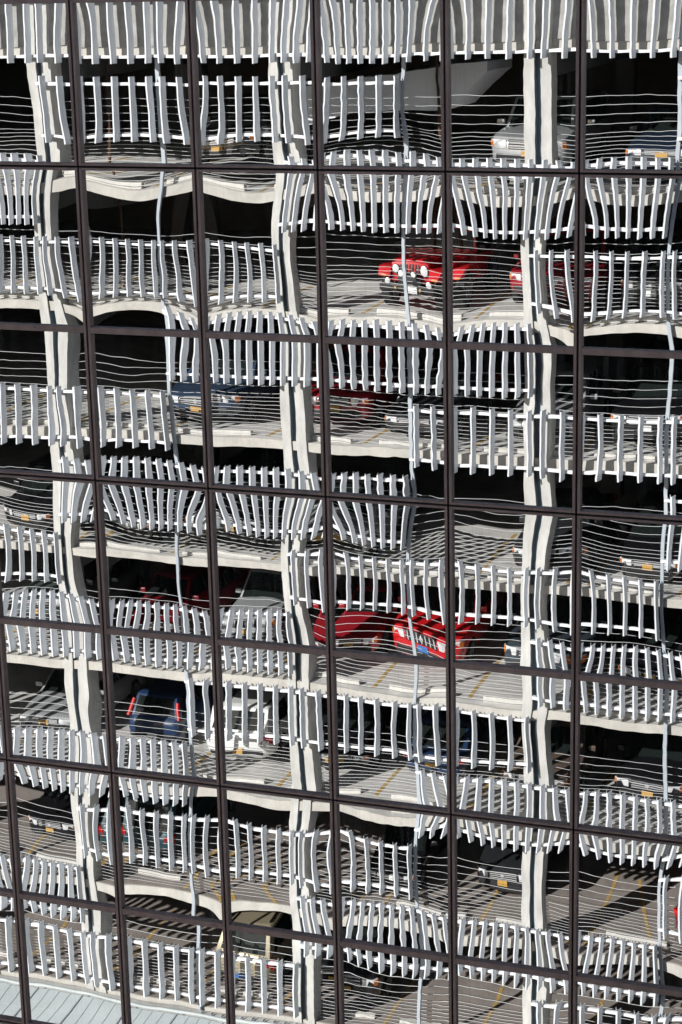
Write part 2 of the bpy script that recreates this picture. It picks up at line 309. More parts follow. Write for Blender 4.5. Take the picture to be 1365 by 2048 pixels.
(1,6):[842,1822,1290,2601,1059,665,775,1401,-251,135,-1379,927,1287,1089,1687,1361,1282,872,118,-118,-46,-735,-762,-1358,1255,1435,1293,1328,795,397,156,-202,-567,-717,-722,-763,1444,1240,1171,906,537,141,-93,-600,-596,-797,-743,-842,1147,1031,946,643,146,-148,-563,-549,-786,-851,-948,-1013,1042,780,710,249,-31,-227,-437,-935,-895,-1094,-1176,-1597,556,433,343,158,60,-209,-370,-765,-753,-1108,-1372,-1595,-43,73,223,254,11,0,-370,-325,-663,-1222,-1646,-2266,614,-406,128,-196,317,-36,19,-520,-663,-1137,-1690,-1301],
(1,7):[861,132,522,995,1778,2575,1915,1826,1226,1055,831,959,-239,27,259,730,880,624,766,699,796,531,211,214,338,157,58,-200,-323,-776,-697,-549,-436,-392,-224,-376,531,152,-344,-807,-1227,-1807,-1654,-1494,-1256,-819,-525,-425,515,0,-574,-1115,-1490,-1987,-2055,-1691,-1462,-848,-519,-102,85,-178,-547,-909,-1115,-1738,-1659,-1462,-1243,-731,-702,-447,-22,-90,-174,-264,-301,-607,-533,-651,-420,-373,-550,-745,-517,-66,335,831,1123,1006,871,632,560,221,-603,-2381,1123,405,1213,1691,2539,1947,2254,1708,1828,894,-739,2748],
(2,0):[-926,114,66,1302,1033,2941,1556,1337,1095,1216,651,2750,-1014,-788,373,676,737,950,908,777,704,758,1068,933,-566,-80,33,158,188,272,6,221,755,649,1111,1533,-398,-300,-134,-26,-111,97,-123,-120,219,801,1248,1568,-891,-703,-446,-460,-355,-298,-593,-262,158,645,1077,1710,-1205,-1044,-756,-786,-554,-271,-455,-475,-47,441,873,405,-1800,-1473,-937,-678,-224,-267,-348,-400,-47,293,107,663,-2863,-1934,-1400,-560,-249,47,-68,-200,-316,5,-419,-533,-1478,-3050,-1293,-1144,-99,-277,42,-328,13,-149,-269,-299],
(2,1):[3666,3134,2828,3537,3801,5253,3636,3426,2141,2262,931,2931,2654,2355,2368,2437,2411,1903,1887,1487,1321,738,257,-549,2595,2212,1542,1123,394,-212,-308,-374,-734,-522,-649,-1095,2742,1833,1042,-180,-834,-1861,-2061,-1944,-2029,-1528,-1168,-1390,2291,1167,453,-1017,-1754,-2177,-2921,-2898,-2770,-2087,-1424,-602,1178,549,-423,-1175,-1555,-2173,-3066,-3118,-2903,-2477,-1804,-1328,374,110,-372,-757,-715,-1065,-1911,-2489,-2192,-2182,-2070,-1778,-370,-482,61,333,832,402,-321,-1117,-1502,-1793,-2536,-4511,370,1097,678,1867,922,1324,947,-185,-239,-1703,-2471,2068],
(2,2):[1262,2640,1872,2447,3052,1128,1992,1445,1745,2634,-592,5149,1644,1179,1892,1497,1105,1382,1014,1010,977,506,652,-503,1167,1419,1086,968,707,389,436,410,556,684,694,855,837,610,673,479,163,23,-75,23,326,394,529,627,110,170,111,-45,-291,-480,-479,-349,-104,-30,147,71,-388,-491,-296,-481,-628,-582,-742,-968,-627,-385,-327,-296,-585,-585,-484,-511,-620,-866,-977,-1016,-830,-1076,-715,-738,-1146,-818,-790,-683,-684,-1018,-1271,-1452,-1409,-1652,-2003,-2137,-244,-1633,-789,-1267,-1735,-1045,-1673,-1964,-1886,-2546,-2485,-2399],
(2,3):[3075,1514,2222,2239,3616,3750,3471,3138,2869,2454,2688,2514,722,1081,1244,2006,1618,1556,1578,1722,1838,1675,1320,1646,1345,922,697,277,172,-517,-293,-153,192,317,851,626,1206,606,-245,-1005,-1570,-2172,-1915,-1436,-1172,-391,-53,669,992,14,-964,-1997,-2382,-3327,-2820,-2302,-1538,-1018,-35,120,-314,-635,-1267,-2126,-2305,-2997,-2620,-2316,-1990,-649,-816,352,-1327,-1412,-1399,-1269,-1581,-1934,-1625,-1394,-889,-880,-638,-1189,-2839,-1888,-956,-496,-230,-47,121,128,71,34,-872,-1914,85,-2495,-681,576,2649,1800,1464,1909,2467,286,-343,1132],
(2,4):[-367,31,755,1385,1257,859,1771,-153,1199,1441,980,2847,-1464,-741,337,884,836,945,677,1110,954,986,1385,1551,-1599,-979,-345,84,103,135,234,176,735,993,1601,1999,-2089,-1516,-1047,-546,-471,-355,-247,68,571,1007,1598,2108,-2477,-2016,-1414,-931,-834,-715,-452,-51,463,982,1445,1929,-2612,-2048,-1713,-1103,-937,-675,-442,-149,498,736,1218,1295,-2333,-1926,-1307,-861,-734,-542,-163,36,424,669,901,1261,-2765,-1782,-1259,-406,-536,-199,-88,176,425,370,519,387,-817,-2278,-575,-931,121,-63,145,220,190,389,276,1375],
(2,5):[1400,618,888,1192,1668,2167,1223,933,352,-136,-676,-265,53,469,325,836,811,269,209,43,55,-167,-936,-847,365,84,86,-299,-488,-962,-1110,-1119,-1013,-910,-709,-1100,258,-157,-543,-709,-1083,-1771,-1636,-1528,-1498,-1149,-813,-684,131,-78,-467,-1175,-1336,-1928,-1885,-1605,-1755,-862,-560,34,-152,-559,-684,-877,-1268,-1501,-1488,-1024,-1074,-625,-365,-238,-153,-194,-184,-253,138,-316,140,-193,0,176,-109,-3,-450,231,62,1118,1461,1573,1067,937,1224,675,149,-2081,1135,629,1424,1329,3409,2199,2850,3379,942,2200,-700,5535],
(2,6):[-1672,-942,-1241,-701,-1613,-1985,-1979,-2080,-2503,-2215,-3049,-1110,-1095,-1225,-554,-781,-1062,-1276,-1651,-1934,-1765,-2016,-1780,-1911,-735,-515,-584,-675,-979,-1197,-1274,-1290,-1287,-1190,-842,-616,-194,-298,-258,-375,-686,-830,-921,-937,-606,-468,-90,163,-63,-39,6,-80,-357,-500,-458,-359,-125,190,436,707,451,328,314,90,108,101,26,141,512,600,860,766,806,766,868,746,766,782,840,779,1146,1132,1208,1331,701,1051,1134,1410,1474,1538,1462,1560,1649,1468,1409,1142,2327,935,1900,1591,2189,2275,2187,2106,2057,2033,1814,2590],
(2,7):[861,132,522,995,1778,2575,1915,1826,1226,1055,831,959,-239,27,259,730,880,624,766,699,796,531,211,214,338,157,58,-200,-323,-776,-697,-549,-436,-392,-224,-376,531,152,-344,-807,-1227,-1807,-1654,-1494,-1256,-819,-525,-425,515,0,-574,-1115,-1490,-1987,-2055,-1691,-1462,-848,-519,-102,85,-178,-547,-909,-1115,-1738,-1659,-1462,-1243,-731,-702,-447,-22,-90,-174,-264,-301,-607,-533,-651,-420,-373,-550,-745,-517,-66,335,831,1123,1006,871,632,560,221,-603,-2381,1123,405,1213,1691,2539,1947,2254,1708,1828,894,-739,2748],
(3,0):[-1676,-975,-957,-170,217,-97,-379,-297,-857,781,-1011,3159,-1620,-1583,-662,-566,-475,-229,-769,-850,-394,-577,217,854,-1371,-964,-954,-933,-996,-996,-1250,-1050,-675,-31,1240,1491,-1029,-1065,-938,-945,-1154,-1061,-1303,-1215,-579,416,1203,2386,-1309,-1102,-947,-954,-945,-1003,-1081,-1084,-403,939,1413,2159,-991,-1095,-865,-943,-926,-727,-894,-811,170,1211,1559,2304,-1430,-893,-825,-783,-288,-207,113,341,205,1416,1792,2045,-2704,-1618,-667,444,475,908,1027,1038,1474,1366,1558,2121,2673,-2444,1574,1055,2309,2353,1739,2210,1350,2728,2411,2143],
(3,1):[2612,-3178,-319,-357,-385,804,79,52,-611,-8,-1222,1445,-1528,-791,-848,-391,-319,-636,-370,-381,-521,-433,-1147,-2549,609,71,-380,-1038,-1110,-1321,-1131,-991,-933,-964,-941,-1102,1165,457,-253,-1114,-1424,-1630,-1482,-1298,-1058,-983,-802,-1065,1552,721,-105,-970,-1170,-1539,-1504,-1158,-917,-599,-783,-476,1495,911,210,-513,-844,-1106,-1049,-881,-696,-574,-719,-557,1639,1215,799,302,221,-128,-10,-183,-224,-381,-548,-1053,994,1352,1484,1884,1705,1575,1385,926,646,-39,-665,-2394,4092,1993,3062,2576,4669,2876,2676,2040,1675,1393,-89,3528],
(3,2):[-754,-952,-598,-41,559,-531,270,48,185,64,-1124,1242,-718,-744,-82,11,-237,38,-236,-205,-210,-607,-325,-389,-107,162,64,-147,-110,-355,-456,-632,-681,-424,-18,218,419,214,166,35,-165,-304,-524,-589,-488,-347,92,445,344,328,448,185,87,-286,-527,-556,-432,-148,90,313,729,674,588,506,183,-194,-450,-668,-539,-169,45,1,856,688,846,406,322,-143,-318,-543,-272,-376,-371,-270,0,562,586,1037,743,343,-54,-130,7,-234,-469,-838,2004,-325,1164,646,1521,737,307,131,-8,-144,-376,283],
(3,3):[830,-1303,107,936,2588,2926,3121,2784,2324,2283,2124,2776,-1237,-686,-263,1030,868,896,1169,1325,1433,1260,1196,1329,328,158,-68,-461,-541,-1358,-770,-731,-422,-23,354,519,968,280,-474,-1311,-1870,-2574,-2090,-2111,-1352,-719,-107,168,1078,209,-757,-1582,-2252,-3007,-2669,-2155,-1726,-719,-238,451,225,-124,-839,-1525,-2032,-2421,-2535,-1822,-1397,-691,-554,-130,-253,-616,-629,-840,-935,-1315,-1081,-821,-570,-576,-599,-768,-995,-312,-55,534,873,778,826,900,766,238,-578,-2369,1587,-90,1110,1523,2910,2185,2599,2293,2346,1049,-583,3076],
(3,4):[808,1911,1676,2896,2146,1909,2102,2116,2168,2318,1964,3995,457,453,1318,1316,1436,1203,1004,1123,1263,1397,1889,2170,-257,119,154,185,29,13,-92,-102,560,892,1662,2180,-481,-540,-377,-453,-508,-666,-662,-452,-9,571,1333,2000,-1126,-933,-849,-796,-1053,-1269,-1134,-777,-403,325,967,1761,-1086,-1296,-1118,-1491,-1811,-1367,-1382,-1393,-622,-156,808,1028,-1544,-1352,-1349,-1278,-1129,-1224,-893,-1056,-849,-82,200,880,-1881,-1541,-1273,-794,-781,-656,-821,-919,-592,-808,-808,-862,-731,-1896,-934,-1072,-249,-382,-540,-530,-1135,-934,-1125,-28],
(3,5):[1988,575,1354,2253,3129,3906,3414,2938,2867,2484,2374,2307,129,456,628,1618,2126,1733,1627,2038,2171,1839,1453,1482,580,644,248,344,271,12,316,408,621,814,1042,847,958,363,-123,-758,-963,-1352,-1024,-688,-194,206,517,752,395,-105,-901,-1383,-1750,-1870,-1662,-1148,-734,-8,319,515,-182,-657,-1164,-1590,-1651,-2151,-1712,-1531,-752,-376,-227,333,-1301,-938,-1243,-1146,-1448,-1394,-1325,-983,-951,-665,-664,-937,-2747,-2393,-813,-814,-338,-409,-296,-722,-716,-682,-1496,-2754,-1740,-939,-1254,528,309,215,158,181,212,-884,-1178,833],
(3,6):[5969,4474,4961,4847,3659,2747,2265,1459,650,199,-1122,147,3451,3666,4038,3831,2994,2164,1270,543,10,-772,-1114,-1760,3378,3142,2977,2771,1747,1016,288,-311,-734,-1192,-1365,-1701,3239,2843,2736,1871,1007,149,-492,-1025,-1224,-1597,-1758,-2029,2683,2308,1970,1306,165,-504,-1098,-1435,-1754,-1975,-2270,-2540,2353,1650,1346,421,-122,-752,-1305,-1885,-2032,-2501,-2791,-3444,1461,1235,701,477,-190,-616,-1261,-1935,-2216,-2811,-3312,-3755,793,422,269,-130,-261,-806,-1388,-1965,-2487,-3288,-3925,-4794,596,-284,-301,-401,-659,-718,-1561,-2147,-2903,-3514,-4353,-4080],
(3,7):[861,132,522,995,1778,2575,1915,1826,1226,1055,831,959,-239,27,259,730,880,624,766,699,796,531,211,214,338,157,58,-200,-323,-776,-697,-549,-436,-392,-224,-376,531,152,-344,-807,-1227,-1807,-1654,-1494,-1256,-819,-525,-425,515,0,-574,-1115,-1490,-1987,-2055,-1691,-1462,-848,-519,-102,85,-178,-547,-909,-1115,-1738,-1659,-1462,-1243,-731,-702,-447,-22,-90,-174,-264,-301,-607,-533,-651,-420,-373,-550,-745,-517,-66,335,831,1123,1006,871,632,560,221,-603,-2381,1123,405,1213,1691,2539,1947,2254,1708,1828,894,-739,2748],
(4,0):[-2877,-3288,-2248,-2264,456,-860,-723,-82,-464,586,-511,848,-3534,-2948,-1931,-1353,-1671,-856,-370,-177,161,-165,213,71,-2536,-1948,-1569,-1366,-1025,-686,-106,135,112,505,571,853,-1992,-1574,-1137,-749,-630,-41,301,445,622,772,1114,1219,-1913,-1424,-817,-427,-13,271,603,951,993,1115,1254,1492,-1626,-1170,-611,-211,108,641,956,1072,1380,1172,1462,1337,-1579,-1053,-368,-21,726,955,1223,1280,1522,1506,1552,1456,-2136,-1238,-564,329,863,1317,1484,1923,1851,1583,1550,1225,-985,-1740,-180,12,1338,1563,1997,1875,2047,1324,880,2584],
(4,1):[353,689,355,640,1544,2140,1539,1242,770,797,275,5275,248,-122,153,248,311,109,105,60,-5,-152,-1035,-3054,703,507,-186,-640,-1009,-1533,-1527,-1452,-1260,-1380,-1406,-932,1566,420,31,-1391,-1990,-2805,-2678,-2421,-2220,-1817,-1437,-1941,1747,912,-319,-1283,-2087,-2795,-3015,-2837,-2057,-1776,-1260,-49,1933,1056,21,-891,-1442,-2021,-2557,-2465,-1942,-1480,-1197,-1100,1802,1265,683,190,68,-608,-833,-1164,-602,-1054,-982,-1378,1001,1300,1560,1959,1912,2031,1279,915,307,131,-1095,-4699,3906,2494,3237,3037,4525,3267,3723,2076,3496,1667,-1720,7517],
(4,2):[963,705,493,197,-74,71,-700,-774,-505,-759,-2031,129,735,460,731,152,214,-447,-501,-814,-1069,-1301,-1251,-1645,704,655,432,150,-53,-234,-650,-879,-891,-1058,-971,-917,773,600,481,285,99,-239,-539,-774,-799,-994,-768,-747,410,446,596,342,162,-218,-485,-584,-640,-741,-567,-614,953,660,823,250,439,56,-193,-580,-425,-436,-510,-694,990,886,695,531,453,416,44,-125,-18,-642,-650,-1092,873,986,1202,1176,917,491,393,189,79,101,-741,-785,2180,1102,1495,1195,1112,1252,479,506,610,-341,244,-1294],
(4,3):[-289,-1115,-805,-533,124,787,261,159,-264,-737,-1050,-1242,-903,-709,-576,-199,-262,-518,-402,-255,-334,-685,-1132,-1260,164,-93,-256,-595,-804,-1354,-1218,-1123,-935,-1032,-1053,-1352,707,308,-235,-690,-1198,-1668,-1618,-1330,-1179,-970,-795,-943,983,419,-180,-787,-904,-1649,-1529,-1176,-898,-469,-582,-282,441,305,-30,-444,-638,-1032,-802,-651,-288,2,374,365,114,22,129,250,296,-86,512,474,572,814,509,659,-812,-73,399,981,1170,1453,1672,1670,1555,1508,880,-956,1104,-3,1069,1531,2715,2029,3082,2800,3611,2343,1517,5146],
(4,4):[-2833,-1382,-1981,-713,-1203,-1794,-1124,-730,-354,-1205,-1811,-572,-1614,-1834,-1019,-1326,-1380,-1033,-1059,-906,-663,-657,-720,-787,-1338,-1007,-1083,-1002,-1310,-1231,-726,-717,-200,137,483,651,-656,-710,-665,-682,-1100,-972,-636,-451,112,566,854,1214,-341,-405,-339,-408,-846,-923,-449,-56,412,855,1233,1671,104,148,-178,-76,-506,-493,-447,170,599,852,1616,1721,967,549,746,9,698,150,244,495,713,1260,1845,2371,755,905,868,688,465,718,716,649,850,1159,1179,1573,2173,728,1536,84,1502,1097,914,968,1039,1016,1806,1816],
(4,5):[2632,-1456,-197,-538,384,1155,607,336,-100,-451,-742,-1505,-2260,-834,-745,-241,6,-112,-158,-100,-64,-421,-961,-975,14,-819,-504,-659,-888,-888,-848,-790,-695,-851,-933,-1458,-99,-29,-757,-994,-1270,-1355,-1292,-1330,-1036,-854,-765,-791,512,66,-474,-785,-1172,-1000,-1360,-1289,-946,-635,-566,-507,592,104,-227,-699,-549,-1012,-818,-794,-905,-196,-234,-34,43,420,174,328,318,256,196,1,314,239,310,259,334,268,1242,1410,1861,2019,1770,1019,983,879,7,-1772,478,2179,1717,2869,3450,2896,2937,2339,2310,1319,109,4073],
(4,6):[-745,34,96,788,57,-150,50,-126,-338,-231,-1013,751,-709,-543,297,285,146,9,-267,-387,-356,-594,-410,-524,-682,-290,-46,13,-235,-446,-551,-597,-475,-410,-63,117,-624,-422,-214,-67,-412,-576,-685,-679,-372,-237,109,349,-560,-399,159,-169,-427,-616,-660,-528,-355,-82,126,357,-178,-197,322,116,-292,-299,-385,-494,-145,-116,96,-55,620,386,824,609,249,140,27,-108,124,40,43,104,14,988,501,972,889,657,426,333,317,25,-108,-469,2242,68,993,-5,1371,1155,848,624,379,257,-68,690],
(4,7):[861,132,522,995,1778,2575,1915,1826,1226,1055,831,959,-239,27,259,730,880,624,766,699,796,531,211,214,338,157,58,-200,-323,-776,-697,-549,-436,-392,-224,-376,531,152,-344,-807,-1227,-1807,-1654,-1494,-1256,-819,-525,-425,515,0,-574,-1115,-1490,-1987,-2055,-1691,-1462,-848,-519,-102,85,-178,-547,-909,-1115,-1738,-1659,-1462,-1243,-731,-702,-447,-22,-90,-174,-264,-301,-607,-533,-651,-420,-373,-550,-745,-517,-66,335,831,1123,1006,871,632,560,221,-603,-2381,1123,405,1213,1691,2539,1947,2254,1708,1828,894,-739,2748],
(5,0):[-1583,-169,20,1195,1385,1587,2106,2168,1909,1888,1450,2498,-1472,-1153,60,396,864,1437,1503,1551,1727,1537,1596,1780,-1649,-934,-554,-100,64,537,869,1192,1281,1517,2016,2230,-1501,-1141,-681,-474,-209,306,478,835,1172,1554,2153,2616,-2233,-1671,-1141,-797,-638,-174,192,684,972,1372,1911,2374,-2828,-2385,-1712,-1290,-637,-273,3,275,943,1016,1654,1819,-3613,-2966,-2194,-1568,-968,-522,-159,43,506,1181,1487,2003,-4626,-3587,-2794,-1859,-1187,-673,-394,-51,475,531,985,1054,-3913,-4617,-3003,-2574,-1420,-834,-590,-212,-171,631,516,1792],
(5,1):[1098,1216,786,1230,1865,2813,1154,972,35,-93,-949,1508,206,233,461,843,1200,448,273,-306,-259,-1127,-988,-1078,960,570,299,-379,-304,-733,-1342,-1422,-1717,-2036,-1163,-1132,1142,569,16,-852,-907,-1321,-1997,-1912,-2009,-1580,-726,-402,983,382,-130,-851,-803,-1169,-1606,-1645,-1575,-1035,-127,550,219,6,-410,-744,-564,-910,-1149,-1113,-1259,-530,-92,370,-704,-640,-406,-399,255,348,178,-224,-178,-303,-123,-151,-1522,-726,-184,803,1475,1630,1590,1156,856,569,-217,-1804,143,-706,675,1291,2838,2625,2896,2257,2330,1125,-164,3452],
(5,2):[-318,-1090,-886,-1264,-200,-514,-2193,-1846,-2222,-2177,-3044,-1274,-702,-733,-423,-622,-1210,-1494,-1345,-1665,-1806,-1943,-1773,-1992,161,103,-65,-469,-670,-962,-1225,-1228,-1009,-1075,-902,-720,725,460,420,69,-336,-601,-777,-790,-608,-657,-278,-233,703,655,543,354,-23,-334,-421,-347,-286,-76,1,257,843,705,627,428,259,174,93,-125,188,112,378,139,789,692,780,694,766,717,638,533,717,793,731,874,288,708,806,1135,1213,1277,1190,1169,1293,1013,974,589,1872,271,1282,1028,1743,1862,1699,1749,1521,1688,1267,2194],
(5,3):[250,-506,-142,337,1562,2096,2391,2122,2165,1486,1640,1575,-648,-435,-201,243,421,436,828,980,1160,1058,166,100,97,-81,-244,-469,-563,-1093,-857,-523,-457,-434,-117,-319,624,119,-415,-943,-1359,-1867,-1753,-1707,-1280,-1141,-563,-594,945,337,-456,-1081,-1370,-2249,-2208,-1885,-1707,-1064,-986,-394,1094,622,85,-486,-1013,-1649,-1894,-1656,-1616,-1410,-1433,-1588,1483,1140,858,413,34,-773,-560,-925,-1081,-1022,-1578,-1733,1262,1455,1532,1688,1510,1172,677,272,-7,-714,-1605,-3876,3139,2126,2701,2683,3197,1960,2243,1323,988,112,-2144,1969],
(5,4):[530,1579,942,2406,974,1207,1823,1444,2544,1573,1226,1388,901,672,1143,818,861,921,945,1070,970,1500,1063,1262,840,811,688,336,23,198,203,95,510,1064,1260,1377,827,576,414,124,-291,-433,-502,-238,320,552,1013,1230,498,281,116,-288,-774,-823,-906,-589,-447,163,421,915,468,62,-144,-703,-799,-981,-913,-1029,-677,-529,190,176,154,-122,-295,-683,-965,-1012,-1127,-1245,-986,-767,-344,183,-589,-529,-705,-718,-900,-1130,-1358,-1508,-1474,-1429,-1193,-1223,283,-1304,-640,-1225,-1026,-1117,-1624,-1813,-1962,-1851,-1745,-463],
(5,5):[-32,1674,738,1229,3126,3911,3555,3697,3037,2829,2000,2958,1224,710,1461,1649,1949,1872,2135,2308,2584,1835,1072,294,1071,1272,717,563,636,589,216,928,843,673,371,-61,1325,566,235,-422,-472,-844,-671,-508,-238,-201,-167,-527,268,149,-669,-734,-1162,-1113,-1447,-1133,-1206,-628,-547,-288,-313,-479,-565,-1173,-1241,-1439,-1594,-1683,-1471,-1114,-967,-772,-1688,-1591,-989,-896,-471,-984,-1015,-1266,-1390,-1234,-1504,-1632,-2888,-1734,-1126,-158,185,242,-60,-524,-688,-1236,-2011,-3928,-1111,-2272,-524,-39,1417,515,836,180,-104,-904,-2811,1012],
(5,6):[3465,622,2460,638,1114,743,1331,1288,1317,1598,1018,2928,-228,375,926,866,752,826,723,807,1022,975,1339,1416,56,118,269,322,218,159,219,341,642,886,1415,1775,-960,-352,-128,-12,-145,-220,-186,-17,460,774,1300,1722,-444,-726,-481,-499,-570,-631,-489,-189,164,617,1009,1421,-1272,-1169,-722,-866,-1052,-708,-609,-509,26,246,645,684,-1981,-1536,-1339,-705,-776,-740,-586,-515,-74,38,237,491,-2630,-2135,-1487,-1130,-763,-631,-624,-470,-269,-351,-286,-445,-2221,-2676,-1915,-1316,-851,-575,-637,-578,-596,-495,-618,328],
(5,7):[861,132,522,995,1778,2575,1915,1826,1226,1055,831,959,-239,27,259,730,880,624,766,699,796,531,211,214,338,157,58,-200,-323,-776,-697,-549,-436,-392,-224,-376,531,152,-344,-807,-1227,-1807,-1654,-1494,-1256,-819,-525,-425,515,0,-574,-1115,-1490,-1987,-2055,-1691,-1462,-848,-519,-102,85,-178,-547,-909,-1115,-1738,-1659,-1462,-1243,-731,-702,-447,-22,-90,-174,-264,-301,-607,-533,-651,-420,-373,-550,-745,-517,-66,335,831,1123,1006,871,632,560,221,-603,-2381,1123,405,1213,1691,2539,1947,2254,1708,1828,894,-739,2748],
}
# ------------------------------------------------------------------ the glass tower's mirror facade (plane y = 0, facing -y)
GX0, GW = -12.611942, 1.5                       # first joint in view, unit width
GZ = [H0 + z for z in (1.6069, -0.33121, -2.23121, -4.16874, -6.0268, -7.96304, -9.8585, -11.78107, -13.68107, -15.58107, -17.48107)]  # transoms, top one first
NX, NZ = 6, 9
def spline(t, n):
    t = np.clip(t, 0, 1) * n
    k = np.minimum(t.astype(int), n - 1); s = t - k
    c = [(1 - s) ** 3 / 6, (3 * s ** 3 - 6 * s * s + 4) / 6, (-3 * s ** 3 + 3 * s * s + 3 * s + 1) / 6, s ** 3 / 6]
    A = np.zeros((len(t), n + 3))
    for q in range(4): A[np.arange(len(t)), k + q] = c[q]
    return A

def pane_mesh(i, j, xa, xb, za, zb, cx, cz):
    """Heat-strengthened glass is never flat: each pane has its own measured bow (control heights in micrometres) plus faint roller wave."""
    near = -1 <= i <= 5 and 0 <= j <= 7
    nu, nv = (56, 96) if near else (16, 20)
    xs = np.linspace(xa, xb, nu + 1); zs_ = np.linspace(za, zb, nv + 1)
    u = (xs - (GX0 + i * GW)) / GW
    v = (GZ[j + 1] - zs_) / (GZ[j + 1] - GZ[j + 2])
    C = np.array(BOW.get((i, j)) or BOW[(2, 6 + j % 2 if j > 0 else j % 2)]).reshape(NX + 3, NZ + 3) * 1e-6
    h = spline(u, NX) @ C @ spline(v, NZ).T
    h = h - h.mean()
    g = np.random.default_rng(1000 + i * 37 + j)
    amp = g.uniform(0.4, 1.4) * WAVE * (1.8 if i == 3 else 1.0)
    X, Z = np.meshgrid(xs, zs_, indexing='ij')
    for _ in range(7):
        lx, lz = g.uniform(0.16, 0.5), g.uniform(0.11, 0.3)
        h = h + amp * np.sin(2 * np.pi * X / lx * g.choice([-1, 1]) + g.uniform(0, 6.28)) * np.sin(2 * np.pi * Z / lz + g.uniform(0, 6.28))
    co = np.stack([X - cx, 0.022 + h, Z - cz], -1).reshape(-1, 3)
    a = (np.arange(nu)[:, None] * (nv + 1) + np.arange(nv)[None, :]).ravel()
    f = np.stack([a, a + nv + 1, a + nv + 2, a + 1], 1)
    me = bpy.data.meshes.new('glass_pane')
    me.vertices.add(len(co)); me.vertices.foreach_set('co', co.astype(np.float32).ravel())
    me.loops.add(f.size); me.loops.foreach_set('vertex_index', f.astype(np.int32).ravel())
    me.polygons.add(len(f)); me.polygons.foreach_set('loop_start', np.arange(0, f.size, 4, dtype=np.int32))
    me.polygons.foreach_set('use_smooth', np.ones(len(f), dtype=bool))
    me.update(); me.validate()
    me.materials.append(M['mirror'])
    return me
WAVE = 1.7e-6

FR0, FR1 = -0.03, 0.10         # frame depth
GAP, JW, HW, TW = 0.011, 0.035, 0.032, 0.076
_cache = {}
def shared(key, fn):
    if key not in _cache: _cache[key] = fn()
    return _cache[key]
screw_me = MB().tube((0, 0.004, 0), (0, -0.003, 0), 0.006, 8).mesh('screw', M['screw'])

def glazing_unit(i, r):
    jt = 2 * r - 1                                  # upper pane row
    zt, zm, zb = GZ[2 * r], GZ[2 * r + 1], GZ[2 * r + 2]
    xa, xb = GX0 + i * GW, GX0 + (i + 1) * GW
    cx, hw = (xa + xb) / 2, GW / 2
    u = empty('mirror_glass_panel', (cx, 0, zb))
    edge = f'{ORD[i + 2]} column from the left end' if i < 3 else f'{ORD[7 - i]} column from the right end'
    tag(u, UNIT_LABEL.get((i, r), f'mirror panel at the facade rim, {edge}, {ORD[r]} row'), 'window', 'mirror glass panels of the facade')
    h, hm = zt - zb, zm - zb
    for sx in (-1, 1):
        me = shared(('jamb', r, sx), lambda: MB().box(*sorted((sx * (hw - GAP - JW), sx * (hw - GAP))), FR0, FR1, GAP, h - GAP).mesh('jamb', M['bronze'], bevel=0.003, seg=1))
        link('jamb', me, None, u)
    inner = hw - GAP - JW
    link('sill', shared(('sill', r), lambda: MB().box(-inner, inner, FR0 + 0.001, FR1, GAP, GAP + HW).mesh('sill', M['bronze'], bevel=0.003, seg=1)), None, u)
    link('head', shared(('head', r), lambda: MB().box(-inner, inner, FR0 + 0.001, FR1, h - GAP - HW, h - GAP).mesh('head', M['bronze'], bevel=0.003, seg=1)), None, u)
    tr = link('transom', shared(('transom', r), lambda: MB().box(-inner, inner, FR0 + 0.001, FR1, hm - TW / 2, hm + TW / 2).mesh('transom', M['bronze'], bevel=0.003, seg=1)), None, u)
    for sx in (-0.55, 0.05, 0.6):
        link('screw', screw_me, None, tr, (sx, FR0 + 0.001, hm + 0.004))
    link('gasket', shared(('gasket', r), lambda: MB().box(-hw + 0.001, -hw + GAP + 0.004, 0.02, FR1 - 0.01, 0, h).box(hw - GAP - 0.004, hw - 0.001, 0.02, FR1 - 0.01, 0, h).box(-hw + GAP + 0.005, hw - GAP - 0.005, 0.021, FR1 - 0.01, 0.001, GAP + 0.004).box(-hw + GAP + 0.005, hw - GAP - 0.005, 0.021, FR1 - 0.01, h - GAP - 0.004, h - 0.001).mesh('gasket', M['gasket'])), None, u)
    gi = inner + 0.004
    for jj, (za, zc) in ((jt, (zm + TW / 2 - 0.004, zt - GAP - HW + 0.004)), (jt + 1, (zb + GAP + HW - 0.004, zm - TW / 2 + 0.004))):
        link('glass_pane', pane_mesh(i, jj, cx - gi, cx + gi, za, zc, cx, zb), None, u)

